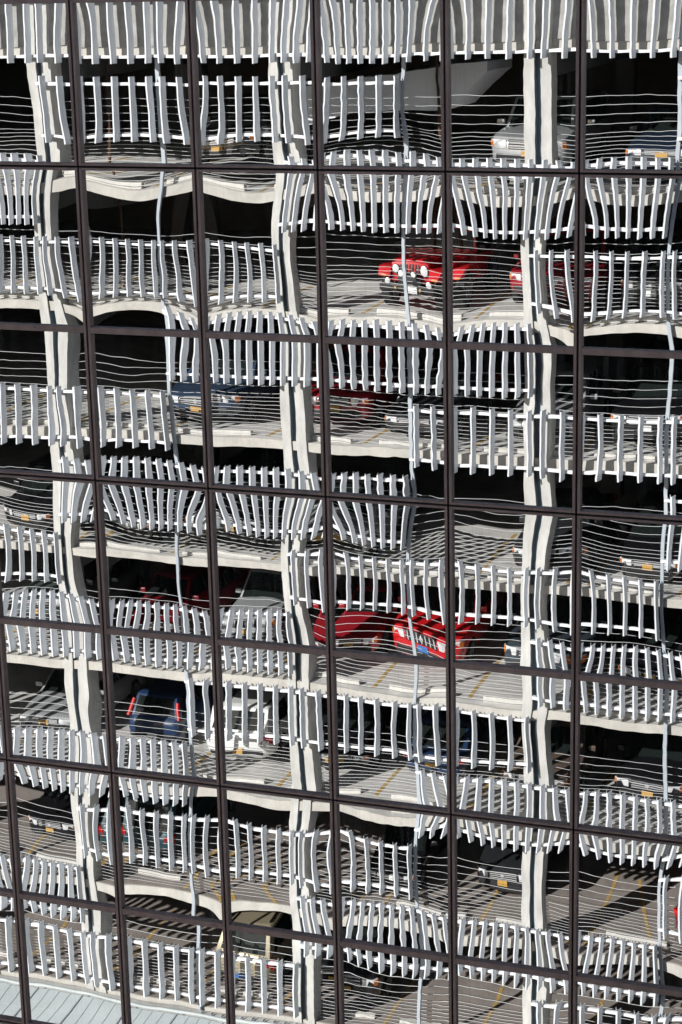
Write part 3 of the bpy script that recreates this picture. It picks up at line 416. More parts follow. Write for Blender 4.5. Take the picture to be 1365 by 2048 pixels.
UNIT_LABEL = {
    (0, 0): 'mirror panel at top left reflecting a concrete column beside an empty dark bay',
    (1, 0): 'mirror panel reflecting one upper fin screen and a thin post before a dark parked car',
    (2, 0): 'mirror panel reflecting a concrete column with the bluish ramp showing to its left',
    (3, 0): 'mirror panel reflecting a thin post and the long smooth ramp rising to the right',
    (4, 0): 'mirror panel reflecting the silver car nose behind a concrete column near the top',
    (5, 0): 'mirror panel at top right reflecting level cables across a black bay',
    (0, 1): 'mirror panel reflecting a bent column and crowded short fins left of the sagging slab edge',
    (1, 1): 'mirror panel reflecting a sagging slab edge with a rusty pipe in the dark below it',
    (2, 1): 'mirror panel reflecting a black bay above wide fins, its column at the right edge',
    (3, 1): 'mirror panel reflecting the red off-road car with round white lamps',
    (4, 1): 'mirror panel reflecting the right side of the red off-road car and a crimson pickup nose',
    (5, 1): 'mirror panel reflecting fanned fins over a black bay, with a slab edge curling below',
    (-1, 2): 'narrow sliver of mirror panel at the left edge reflecting fins above a silver car corner',
    (0, 2): 'mirror panel reflecting a dark car with orange plate behind drooping cables at left',
    (1, 2): 'mirror panel reflecting a straight slab edge and a thin post above the dark red car',
    (2, 2): 'mirror panel reflecting a grey car windscreen with two white mirrors beside a column',
    (3, 2): 'mirror panel reflecting the bright red car with a long black grille',
    (4, 2): 'mirror panel reflecting sunlit floor crossed by cable shadows left of a column',
    (5, 2): 'mirror panel reflecting a black saloon with a yellow number plate between cables',
    (-1, 3): 'narrow mirror panel at the left edge near the bottom reflecting wide fins',
    (0, 3): 'mirror panel reflecting the silver saloon with orange side lamps left of a column',
    (1, 3): 'mirror panel reflecting the blue hatchback rear with red tail lamps',
    (2, 3): 'mirror panel reflecting the white car rear above and striped yellow arrows below',
    (3, 3): 'mirror panel reflecting the blue saloon rear over a bulging pale slab',
    (4, 3): 'mirror panel reflecting the dark grey car with a bright orange number plate',
    (5, 3): 'mirror panel at lower right reflecting sunlit floor, a yellow line and one wheel stop',
    (0, 4): 'mirror panel at the bottom left corner reflecting the pale glass canopy',
    (1, 4): 'mirror panel at the bottom reflecting the canopy gutter and the foot of a thin post',
    (2, 4): 'mirror panel at the bottom reflecting the tan car rear and a column foot',
    (3, 4): 'mirror panel at the bottom reflecting a dark truck front with orange lamps',
    (4, 4): 'mirror panel at the bottom reflecting brown floor with one yellow line',
    (5, 4): 'mirror panel at the bottom right corner reflecting dark shade under a fin screen',
}
for r in range(5):
    for i in range(-2, 8):
        glazing_unit(i, r)
tower = empty('office_tower', (-8.1, 3, 0))
tag(tower, 'dark office tower that carries the mirror glass facade', 'building')
MB().box(-7.6, 7.6, -2.85, 9, 0, GZ[0] + 0.25).obj('wall', M['cladding'], tower)
MB().box(-7.75, 7.75, -3.04, 9.2, GZ[0] + 0.26, GZ[0] + 0.6).obj('parapet', M['bronze'], tower)
MB().box(-7.75, 7.75, -3.04, -2.86, GZ[10] - 0.7, GZ[10] - 0.012).obj('base_band', M['bronze'], tower)

# ------------------------------------------------------------------ ground and street between tower and garage
YF = -(44.824 - D1)            # front plane of the fins
YC = YF - 0.4164               # front face of the columns
X0, W, FL, TH = -24.1995, 3.12455, 3.166667, 0.24
Z1 = H0 - 5.26013              # underside of the first slab below the top row
P, HF, ZR = 1.9, 1.64332, H0 - 0.57996
def sb(k): return Z1 - FL * (k - 1)         # slab underside
def st(k): return sb(k) + TH                # slab top, the floor cars stand on
tag(MB().box(-400, 400, -400, 400, -0.5, 0).obj('ground', M['asphalt']), kind='structure')
tag(MB().box(-120, 120, -4.2, 2.9, 0.004, 0.13).obj('pavement', M['pavement']), kind='structure')
tag(MB().box(-120, 120, YC + 0.6, YC + 5.2, 0.004, 0.13).obj('pavement', M['pavement']), kind='structure')
ml = MB()
for q in range(-20, 20): ml.box(q * 6, q * 6 + 3, -11.3, -11.15, 0.002, 0.006)
tag(ml.obj('road_marking', M['white_line']), kind='structure')

# ------------------------------------------------------------------ the parking garage opposite (what the glass reflects)
XL, XR = X0 - 4 * W - 0.4, X0 + 8 * W + 0.5
gar = empty('parking_garage', ((XL + XR) / 2, YC - 8, 0))
tag(gar, 'pale concrete parking garage of open decks behind white fins, facing the mirror facade', 'building')
gx, gy = -gar.location.x, -gar.location.y
def gobj(mb, name, m, **k):
    me = mb.mesh(name, M[m], **k)
    return link(name, me, None, gar, (gx, gy, 0))
DEEP = 17.0
for k in range(-1, 10):
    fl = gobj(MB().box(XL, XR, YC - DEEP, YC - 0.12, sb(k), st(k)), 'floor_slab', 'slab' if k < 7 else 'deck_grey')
    gobj(MB().box(XL, XR, YC - 0.119, YC - 0.05, sb(k) - 0.006, st(k) + 0.004), 'slab_edge', 'edge')
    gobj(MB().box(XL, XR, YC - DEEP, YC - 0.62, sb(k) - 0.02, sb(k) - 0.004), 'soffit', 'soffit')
gobj(MB().box(XL, XR, YC - 0.34, YC - 0.003, st(0) + 0.003, H0 - 0.76), 'parapet', 'darker')
gobj(MB().box(XL, XR, YC - 0.34, YC - 0.003, st(-1) + 0.003, st(-1) + 1.2), 'parapet', 'darker')
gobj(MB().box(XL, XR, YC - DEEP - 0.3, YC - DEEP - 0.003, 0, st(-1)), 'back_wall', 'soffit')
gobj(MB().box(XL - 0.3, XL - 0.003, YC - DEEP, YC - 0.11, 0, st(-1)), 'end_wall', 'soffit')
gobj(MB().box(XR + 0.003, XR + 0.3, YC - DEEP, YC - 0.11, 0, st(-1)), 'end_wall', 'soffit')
ztop = st(-1) + 1.0
for h in range(-4, 9, 2):
    x = X0 + W * h + 0.05
    c = MB()
    c.box(x - 0.325, x - 0.075, YC - 0.55, YC, 0, ztop)
    c.box(x + 0.075, x + 0.315, YC - 0.55, YC, 0, ztop)
    c.box(x - 0.0745, x + 0.0745, YC - 0.55, YC - 0.215, 0, ztop)
    cm = gobj(c, 'column', 'column')
    s = MB().box(x - 0.072, x + 0.072, YC - 0.213, YC - 0.17, 0, ztop).box(x - 0.072, x - 0.062, YC - 0.168, YC - 0.05, 0, ztop).box(x + 0.062, x + 0.072, YC - 0.168, YC - 0.05, 0, ztop)
    sm = s.mesh('steel_channel', M['channel'])
    link('steel_channel', sm, None, cm)
    for k in range(-1, 10):
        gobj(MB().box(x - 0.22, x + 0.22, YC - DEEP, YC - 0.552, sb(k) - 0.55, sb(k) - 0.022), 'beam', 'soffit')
        if h % 4 == 0 and k < 9:
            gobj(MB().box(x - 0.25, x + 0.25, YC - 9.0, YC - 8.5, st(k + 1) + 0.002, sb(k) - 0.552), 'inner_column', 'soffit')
for h in range(-3, 9, 2):
    x = X0 + W * h + 0.05
    p = gobj(MB().box(x - 0.045, x + 0.045, YC + 0.005, YC + 0.095, sb(8) - 0.6, ztop), 'steel_post', 'post')
    br = MB()
    for k in range(-1, 9): br.box(x - 0.03, x + 0.03, YC - 0.098, YC + 0.003, sb(k) + 0.05, sb(k) + 0.17)
    link('bracket', br.mesh('bracket', M['post']), None, p)
# cables along each open deck
CT, CS = 0.9555, 0.20085
cab_me = MB().tube((XL, 0, 0), (XR, 0, 0), 0.0056, 5).mesh('cable', M['cable'])
for k in range(0, 9):
    zs_ = [sb(k) - CT - CS * q for q in range(5)] + [sb(k) - CT - CS * 4 - 0.1 * q for q in range(1, 12)]
    for z in zs_:
        link('cable', cab_me, None, gar, (gx, gy + YC - 0.28, z))
# ramp crossing behind the top deck, rusty drain pipes
rm = MB()
def rampring(x, zlo, zhi): return [(x, YC - 5.2, st(1) + zlo), (x, YC - 3.0, st(1) + zlo), (x, YC - 3.0, st(1) + zhi), (x, YC - 5.2, st(1) + zhi)]
rm.loft([rampring(-19.15, 0.95, 1.98), rampring(-17.2, 1.34, 2.30), rampring(-14.6, 1.49, 2.49), rampring(-13.63, 2.33, 2.56)])
gobj(rm, 'ramp', 'ramp')
for x in (-23.83, -14.74):
    gobj(MB().tube((x, YC - 2.9, sb(2) - 0.45), (x, YC - 2.9, sb(0) - 0.1), 0.038, 8), 'drain_pipe', 'rust')
# painted stall lines
LX = [X0 + 0.05 + 2.67 * q for q in range(-4, 10)]
for k in range(1, 9):
    for x in LX:
        if k == 7 and (-21.9 < x < -17 or x > -10): continue
        ln = MB(); y = YC - 0.35 - random.uniform(0, 0.1)
        while y > YC - 4.6:
            d = random.uniform(0.25, 0.9)
            ln.box(x - 0.05, x + 0.05, y - d, y, st(k) + 0.002, st(k) + 0.006); y -= d + random.uniform(0.0, 0.10)
        gobj(ln, 'stall_line', 'yellow')
def line(k, a, b, wdt=0.1):
    a = Vector((a[0], YC - a[1], 0)); b = Vector((b[0], YC - b[1], 0)); n = (b - a).normalized(); s_ = Vector((-n.y, n.x, 0)) * wdt / 2
    z = Vector((0, 0, st(k) + 0.003)); q = Vector((0, 0, 0.004))
    m_ = MB().loft([[a - s_ + z, a + s_ + z, a + s_ + z + q, a - s_ + z + q], [b - s_ + z, b + s_ + z, b + s_ + z + q, b - s_ + z + q]])
    gobj(m_, 'painted_line', 'yellow')
for a, b in (((-8.85, 0.4), (-10.1, 4.7)), ((-10.5, 0.62), (-8.9, 0.62)), ((-21.47, 0.3), (-21.47, 4.5)), ((-18.8, 0.15), (-19.6, 1.1)), ((-19.6, 1.1), (-18.6, 2.6)), ((-20.15, 0.1), (-20.85, 1.0)), ((-20.85, 1.0), (-19.9, 2.6)),
             ((-19.3, 1.8), (-19.9, 3.4)), ((-18.3, 1.6), (-18.9, 3.4)), ((-17.3, 1.0), (-17.3, 4.4)), ((-17.0, 1.0), (-17.0, 4.4))):
    line(7, a, b, 0.11)

# white fin screens: five-row diagonal pattern, three half bays on and two off
def fin_mesh():
    d, f, b, t = 0.20, 0.036, 0.135, 0.012
    out = [(-f / 2, 0), (-b / 2, -d), (-b / 2 + t, -d), (-f / 2 + t * 0.7, -t), (f / 2 - t * 0.7, -t), (b / 2 - t, -d), (b / 2, -d), (f / 2, 0)]
    return MB().prism(out, -HF, 0).mesh('fin', M['fin'])
FIN = fin_mesh()
E_ = 0.1663
rail_me = MB().box(-W / 2 + 0.03, W / 2 - 0.03, -0.075, 0, -0.034, 0.034).mesh('rail', M['rail'], bevel=0.004, seg=1)
clip_me = MB().box(-0.05, 0.05, -0.09, -0.002, -0.03, 0.03).mesh('bracket', M['post'])
GAPS = {0: (1, 3), 1: (3, 5), 2: (0, 2), 3: (2, 4), 4: (4, 6)}
def on(k, h):
    if k <= 0: return True
    a = GAPS[k % 5][0]
    return (h - a) % 5 not in (0, 1)
COLN = {-4: 'far left outer', -2: 'left outer', 0: 'left', 2: 'middle', 4: 'right', 6: 'right outer', 8: 'far right outer'}
for k in range(-1, 15):
    for h in range(-4, 8):
        if not on(k, h): continue
        dense = (k % 2 == 0 and k > 0) or (k == 0 and h == 2)
        n = 10 if dense else 7
        zt = ZR - P * k
        t = empty('fin_screen', (X0 + W * (h + 0.5), YF, zt - HF))
        c0 = COLN[h if h % 2 == 0 else h + 1]
        side = 'right of' if h % 2 == 0 else 'left of'
        kk = ORD[k + 1]
        tag(t, f'white {"dense" if dense else "open"} fin screen {side} the {c0} column, {kk} row from top', 'fin screen', 'white fin screens on the garage front')
        for j in range(n):
            x = -W / 2 + E_ + j * (W - 2 * E_) / (n - 1) + 0.0675 + 0.018
            link('fin', FIN, None, t, (x, 0, HF))
        for z in (HF - 0.165, 0.15):
            link('rail', rail_me, None, t, (0, -0.201, z))
        for sx in (-1, 1):
            for z in (HF - 0.165, 0.15):
                link('bracket', clip_me, None, t, (sx * (W / 2 - 0.08), -0.277, z))

# wheel stops
stop_me = MB().prism([(-0.93, 0), (-0.93, -0.16), (0.93, -0.16), (0.93, 0)], 0, 0.13).mesh('wheel_stop', M['stop'], bevel=0.02, seg=2)
def floor_word(k): return ORD[k - 1]
for k in range(1, 9):
    for q in range(len(LX) - 1):
        x = (LX[q] + LX[q + 1]) / 2 + 0.02
        if k == 7 and (-21 < x < -15.5): continue
        o = link('wheel_stop', stop_me, None, None, (x + random.uniform(-0.05, 0.05), YC - (0.34 if k < 7 else 0.85) + random.uniform(-0.05, 0.04), st(k) + 0.001))
        o.rotation_euler.z = random.uniform(-0.03, 0.03)
        tag(o, f'pale concrete wheel stop on the {floor_word(k)} deck from the top, {ORD[q]} stall from the left', 'wheel stop', 'concrete wheel stops')

# glass canopy over the street entrance
ZC = st(8) - 0.02
can = empty('glass_canopy', (X0, YC + 3, ZC - 0.5))
tag(can, 'long pale glass canopy with grey ribs along the foot of the garage front', 'canopy')
def cobj(mb, name, m, par=can):
    return link(name, mb.mesh(name, M[m]), None, par, (-can.location.x, -can.location.y, -can.location.z) if par is can else (0, 0, 0))
cx0, cx1 = XL, X0 + 3.2 * W
for q in range(18):
    xa = cx0 + q * 1.42; xb = xa + 1.38
    if xb > cx1: break
    for s_ in range(6):
        ya = YC + 0.62 + s_ * 0.82; za = ZC - 0.10 * s_; zb = ZC - 0.10 * (s_ + 1)
        cobj(MB().loft([[(xa, ya, za), (xb, ya, za), (xb, ya, za - 0.02), (xa, ya, za - 0.02)], [(xa, ya + 0.805, zb), (xb, ya + 0.805, zb), (xb, ya + 0.805, zb - 0.02), (xa, ya + 0.805, zb - 0.02)]]), 'canopy_pane', 'canopy')
    for q2 in range(1, 4):
        xm = xa + q2 * 0.345
        cobj(MB().loft([[(xm - 0.008, YC + 0.615, ZC + 0.012), (xm + 0.008, YC + 0.615, ZC + 0.012), (xm + 0.008, YC + 0.615, ZC + 0.003), (xm - 0.008, YC + 0.615, ZC + 0.003)], [(xm - 0.008, YC + 5.5, ZC - 0.584), (xm + 0.008, YC + 5.5, ZC - 0.584), (xm + 0.008, YC + 5.5, ZC - 0.593), (xm - 0.008, YC + 5.5, ZC - 0.593)]]), 'glazing_bar', 'canopy_bar')
    cobj(MB().loft([[(xb + 0.002, YC + 0.6, ZC + 0.03), (xb + 0.038, YC + 0.6, ZC + 0.03), (xb + 0.038, YC + 0.6, ZC - 0.1), (xb + 0.002, YC + 0.6, ZC - 0.1)], [(xb + 0.002, YC + 5.6, ZC - 0.57), (xb + 0.038, YC + 5.6, ZC - 0.57), (xb + 0.038, YC + 5.6, ZC - 0.7), (xb + 0.002, YC + 5.6, ZC - 0.7)]]), 'rib', 'canopy_rib')
cobj(MB().tube((cx0, YC + 0.5, ZC + 0.02), (cx1, YC + 0.5, ZC + 0.02), 0.05, 10), 'gutter', 'canopy')
cobj(MB().box(cx0, cx1, YC + 0.12, YC + 0.42, ZC - 0.25, ZC - 0.02), 'ledge', 'concrete')

# ------------------------------------------------------------------ vehicles
PAINT = {}
def paint(name, col, metal=0.0, rough=0.32):
    if name not in PAINT: PAINT[name] = mat(name + ' car paint', col, rough, metal, coat=1.0)
    return PAINT[name]
COLS = {'red': (0.50, 0.010, 0.014), 'maroon': (0.16, 0.008, 0.014), 'navy': (0.014, 0.024, 0.046), 'black': (0.008, 0.008, 0.010), 'dark grey': (0.035, 0.037, 0.042),
        'grey': (0.15, 0.155, 0.16), 'silver': (0.42, 0.43, 0.44), 'white': (0.72, 0.72, 0.70), 'blue': (0.014, 0.034, 0.085), 'tan': (0.40, 0.345, 0.235), 'crimson': (0.27, 0.010, 0.018), 'steel blue': (0.03, 0.05, 0.09), 'teal': (0.012, 0.05, 0.06),
        'green grey': (0.10, 0.13, 0.125), 'brown': (0.10, 0.075, 0.06), 'slate': (0.055, 0.07, 0.085)}
def P_(c): return paint(c, COLS[c], 0.35 if c in ('silver', 'grey', 'slate', 'tan', 'green grey', 'dark grey') else 0.0)

def wheel_me(r, w):
    def tyre():
        prof = [(-w / 2, r * 0.66), (-w / 2, r * 0.9), (-w / 2 + 0.035, r), (w / 2 - 0.035, r), (w / 2, r * 0.9), (w / 2, r * 0.66)]
        rings = []
        for a in range(20):
            an = 2 * math.pi * a / 20
            rings.append([(x, math.cos(an) * q, math.sin(an) * q) for x, q in prof])
        rings.append(rings[0])
        return MB().loft(rings, cap=False).mesh('tyre', M['tyre'], smooth=35)
    def rim():
        m_ = MB()
        for a in range(5):
            an = 2 * math.pi * a / 5
            c, s_ = math.cos(an), math.sin(an)
            pts = [(-0.035, 0.02), (0.035, 0.02), (0.028, r * 0.62), (-0.028, r * 0.62)]
            q = [(y * c - z * s_, y * s_ + z * c) for y, z in pts]
            m_.loft([[(-w / 2 + 0.02, y, z) for y, z in q], [(w / 2 - 0.015, y, z) for y, z in q]])
        rings = []
        for a in range(20):
            an = 2 * math.pi * a / 20
            rings.append([(x, math.cos(an) * q, math.sin(an) * q) for x, q in ((-w / 2 + 0.005, r * 0.60), (w / 2 - 0.005, r * 0.60), (w / 2 - 0.005, r * 0.67), (-w / 2 + 0.005, r * 0.67))])
        rings.append(rings[0]); m_.loft(rings, cap=False)
        return m_.mesh('rim', M['rim'], smooth=40)
    return shared(('tyre', r, w), tyre), shared(('rim', r, w), rim)

def part(name, me, par, m=None, loc=(0, 0, 0), rz=0.0, sx=1):
    o = bpy.data.objects.new(name, me)
    COL.objects.link(o); o.parent = par; o.location = loc; o.rotation_euler = (0, 0, rz)
    if m is not None:
        if not me.materials: me.materials.append(None)
        o.material_slots[0].link = 'OBJECT'; o.material_slots[0].material = m
    return o

SPEC = {  # length, width, height, sill, hood front z, cowl z, belt z, cowl y, roof front y, roof rear y, rear base y, tail top z, wheel radius
    'saloon': dict(L=4.6, W=1.80, H=1.44, sb=0.22, hf=0.70, hc=0.93, bt=0.93, cy=-1.25, rf=-2.0, rr=-3.25, rb=-3.95, tz=0.98, r=0.32, wf=-0.88, wr=-3.55),
    'hatch': dict(L=4.2, W=1.76, H=1.52, sb=0.22, hf=0.74, hc=0.98, bt=0.97, cy=-1.1, rf=-1.75, rr=-3.75, rb=-4.08, tz=0.98, r=0.31, wf=-0.82, wr=-3.35),
    'suv': dict(L=4.75, W=1.88, H=1.76, sb=0.30, hf=0.98, hc=1.13, bt=1.12, cy=-1.25, rf=-1.85, rr=-4.35, rb=-4.62, tz=1.12, r=0.37, wf=-0.90, wr=-3.65),
    'pickup': dict(L=5.4, W=1.96, H=1.84, sb=0.36, hf=1.05, hc=1.18, bt=1.18, cy=-1.4, rf=-1.95, rr=-3.2, rb=-3.45, tz=1.12, r=0.39, wf=-0.95, wr=-4.35),
    'van': dict(L=4.95, W=1.95, H=1.80, sb=0.26, hf=0.86, hc=1.08, bt=1.06, cy=-0.95, rf=-1.75, rr=-4.5, rb=-4.82, tz=1.06, r=0.34, wf=-0.90, wr=-3.85),
}
def body_me(kind):
    p = SPEC[kind]; hw = p['W'] / 2; L = p['L']
    base = [0, -0.03, -0.10, -0.22, -0.42, -0.7, p['cy'], -2.0, -2.7, p['rb'] + 0.25, p['rb'], -L + 0.32, -L + 0.12, -L + 0.03, -L]
    ys = set(base)
    ar = p['r'] + 0.05
    for wy in (p['wf'], p['wr']):
        for d in (-1.05, -0.98, -0.8, -0.5, 0, 0.5, 0.8, 0.98, 1.05): ys.add(round(wy + d * ar, 3))
    ys = sorted(ys, reverse=True)
    rings = []
    def lerp(t, pts):
        for (a, va), (b, vb) in zip(pts, pts[1:]):
            if t >= b: return va + (vb - va) * (a - t) / (a - b) if a != b else vb
        return pts[-1][1]
    for y in ys:
        wf = lerp(y, [(0, 0.66), (-0.03, 0.78), (-0.10, 0.89), (-0.22, 0.96), (-0.42, 0.99), (-0.7, 1), (-L + 0.45, 1), (-L + 0.2, 0.97), (-L + 0.06, 0.91), (-L, 0.80)]) * hw
        zt = lerp(y, [(0, p['hf'] - 0.16), (-0.03, p['hf'] - 0.08), (-0.10, p['hf'] - 0.02), (-0.22, p['hf'] + 0.01), (-0.7, p['hf'] + (p['hc'] - p['hf']) * 0.55), (p['cy'], p['hc']), (p['rb'], p['bt']), (-L + 0.32, p['tz']), (-L + 0.06, p['tz'] - 0.04), (-L, p['tz'] - 0.16)])
        zb = lerp(y, [(0, p['sb'] + 0.14), (-0.10, p['sb'] + 0.03), (-0.3, p['sb']), (-L + 0.3, p['sb']), (-L + 0.1, p['sb'] + 0.05), (-L, p['sb'] + 0.16)])
        az = 0
        for wy in (p['wf'], p['wr']):
            d = abs(y - wy)
            if d < ar: az = p['r'] + math.sqrt(ar * ar - d * d)
        zl = max(zb + 0.10, min(az, zt - 0.10)); zm = max((zb * 0.45 + zt * 0.55), zl + 0.01); zs_ = max(zt - 0.13, zm + 0.01)
        half = [(0, zb), (0.78 * wf, zb), (0.965 * wf, zl), (wf, zm), (0.985 * wf, zs_), (0.93 * wf, zt - 0.035), (0.80 * wf, zt - 0.004), (0.4 * wf, zt + 0.012)]
        ring = [(x, y, z) for x, z in half] + [(0, y, zt + 0.016)] + [(-x, y, z) for x, z in reversed(half[1:])]
        rings.append(ring)
    return MB().loft(rings).mesh('body', None, smooth=38)

def cabin_corners(kind):
    p = SPEC[kind]; hw = p['W'] / 2
    b = p['bt'] - 0.03
    lo = [(-0.90 * hw, p['cy'], b), (0.90 * hw, p['cy'], b), (0.90 * hw, p['rb'], b), (-0.90 * hw, p['rb'], b)]
    k = 0.74 if kind in ('saloon', 'hatch') else 0.80
    hi = [(-k * hw, p['rf'], p['H'] - 0.04), (k * hw, p['rf'], p['H'] - 0.04), (k * hw, p['rr'], p['H'] - 0.05), (-k * hw, p['rr'], p['H'] - 0.05)]
    return [Vector(v) for v in lo], [Vector(v) for v in hi]
def cabin_me(kind):
    lo, hi = cabin_corners(kind)
    p = SPEC[kind]
    c = sum(hi, Vector()) / 4
    top = [c + (v - c) * 0.86 + Vector((0, 0, 0.045)) for v in hi]
    return MB().loft([lo, hi, top]).mesh('roof', None, bevel=0.03, seg=2, smooth=40)
def panel_me(name, a, b, c, d, m, off=0.012, ins=(0.05, 0.05, 0.05, 0.05)):
    # a, b bottom corners, c, d top corners (c above b); insets left, right, bottom, top as fractions
    def at(u, v): return (a * (1 - u) + b * u) * (1 - v) + (d * (1 - u) + c * u) * v
    l, r_, bo, to = ins
    q = [at(l, bo), at(1 - r_, bo), at(1 - r_, 1 - to), at(l, 1 - to)]
    n = (q[1] - q[0]).cross(q[3] - q[0]).normalized()
    mid = at(0.5, 0.5)
    out = [v + n * off for v in q]
    return MB().loft([[v - n * 0.03 for v in q], out]).mesh(name, m)

def front_parts(kind, style):
    p = SPEC[kind]; hw = p['W'] / 2; z0 = p['hf']
    L = []
    tall = kind in ('suv', 'pickup')
    lh = 0.19 if tall else 0.14
    lz = z0 - 0.17 if tall else z0 - 0.13
    def lamp(sx):
        o = [(0.36 * hw, 0.022), (0.62 * hw, 0.012), (0.86 * hw, -0.085), (0.945 * hw, -0.20), (0.93 * hw, -0.26), (0.80 * hw, -0.12), (0.36 * hw, -0.06)]
        o = [(0.52 * hw if i in (0, 6) else x, y) for i, (x, y) in enumerate(o)]
        if sx > 0: o = list(reversed([(x, y) for x, y in o]))
        else: o = [(-x, y) for x, y in o]
        return MB().prism(o, lz - lh / 2, lz + lh / 2).mesh('headlight', M['lamp'], bevel=0.012, seg=2, smooth=50)
    for sx in (-1, 1):
        L.append(('headlight', ('hl', kind, sx), (lambda s=sx: lamp(s)), None))
        def amb(s=sx):
            o = [(0.87 * hw, -0.075), (0.955 * hw, -0.19), (0.96 * hw, -0.30), (0.90 * hw, -0.25)]
            o = list(reversed(o)) if s > 0 else [(-x, y) for x, y in o]
            return MB().prism(o, lz - lh * 0.42, lz + lh * 0.36).mesh('turn_signal', M['amber'], bevel=0.006, seg=1)
        L.append(('turn_signal', ('ts', kind, sx), amb, None))
        L.append(('fog_lamp', ('fog', kind, sx), (lambda s=sx: MB().tube((s * 0.66 * hw, 0.0, p['sb'] + 0.19), (s * 0.66 * hw, -0.06, p['sb'] + 0.19), 0.05, 10).mesh('fog_lamp', M['lamp'])), None))
    gw = 0.47 * hw; gz = lz; gh = lh * (0.62 if tall else 0.5)
    L.append(('grille', ('gr', kind), lambda: MB().box(-gw, gw, -0.05, 0.012, gz - gh, gz + gh).mesh('grille', M['black'], bevel=0.015, seg=2), None))
    def slats():
        m_ = MB()
        if style == 'vertical':
            for q in range(7):
                x = -gw + 0.06 + q * (2 * gw - 0.12) / 6
                m_.box(x - 0.018, x + 0.018, 0.0, 0.024, gz - gh + 0.015, gz + gh - 0.015)
        else:
            nn = 4 if tall else 3
            for q in range(nn):
                z = gz - gh + 0.03 + q * (2 * gh - 0.06) / (nn - 1)
                m_.box(-gw + 0.02, gw - 0.02, 0.0, 0.024, z - 0.012, z + 0.012)
        return m_.mesh('grille_bar', M['chrome'], bevel=0.004, seg=1)
    L.append(('grille_bar', ('gb', kind, style), slats, None))
    L.append(('emblem', ('em', kind), lambda: MB().tube((0, 0.012, gz), (0, 0.034, gz), 0.055, 14).mesh('emblem', M['chrome']), None))
    L.append(('bumper', ('bu', kind), lambda: MB().loft([[(-0.80 * hw, -0.03, p['sb'] + 0.10), (-0.62 * hw, 0.03, p['sb'] + 0.10), (0.62 * hw, 0.03, p['sb'] + 0.10), (0.80 * hw, -0.03, p['sb'] + 0.10), (0.7 * hw, -0.1, p['sb'] + 0.1), (-0.7 * hw, -0.1, p['sb'] + 0.1)],
                                                      [(-0.80 * hw, -0.03, p['sb'] + 0.27), (-0.62 * hw, 0.03, p['sb'] + 0.27), (0.62 * hw, 0.03, p['sb'] + 0.27), (0.80 * hw, -0.03, p['sb'] + 0.27), (0.7 * hw, -0.1, p['sb'] + 0.27), (-0.7 * hw, -0.1, p['sb'] + 0.27)]]).mesh('bumper', M['black'], bevel=0.015, seg=2), None))
    return L
def rear_parts(kind):
    p = SPEC[kind]; hw = p['W'] / 2; Ln = p['L']; tz = p['tz']
    L = []
    tall = kind != 'saloon'
    for sx in (-1, 1):
        def tl(s=sx):
            if kind == 'hatch':
                lo, hi = cabin_corners(kind); a, b_ = (lo[2], hi[2]) if s > 0 else (lo[3], hi[3])
                return MB().tube(a + Vector((s * 0.02, -0.03, 0.0)), a * 0.25 + b_ * 0.75 + Vector((s * 0.02, -0.03, 0.0)), 0.055, 8).mesh('taillight', M['red_lens'])
            if tall: o = [(0.99 * hw, -Ln + 0.30), (0.78 * hw, -Ln + 0.02), (0.74 * hw, -Ln - 0.012), (0.86 * hw, -Ln + 0.045), (1.0 * hw, -Ln + 0.2)]
            else: o = [(0.99 * hw, -Ln + 0.25), (0.60 * hw, -Ln + 0.02), (0.60 * hw, -Ln - 0.012), (0.86 * hw, -Ln + 0.03), (1.0 * hw, -Ln + 0.15)]
            o = o if s < 0 else o
            o = [(s * x, y) for x, y in o]
            return MB().prism(o, tz - (0.36 if tall else 0.24), tz - 0.07).mesh('taillight', M['red_lens'], bevel=0.01, seg=1)
        L.append(('taillight', ('tl', kind, sx), tl, None))
    L.append(('rear_bumper', ('rb', kind), lambda: MB().box(-0.78 * hw, 0.78 * hw, -Ln - 0.03, -Ln + 0.06, p['sb'] + 0.17, p['sb'] + 0.29).mesh('rear_bumper', M['black'], bevel=0.02, seg=2), None))
    return L

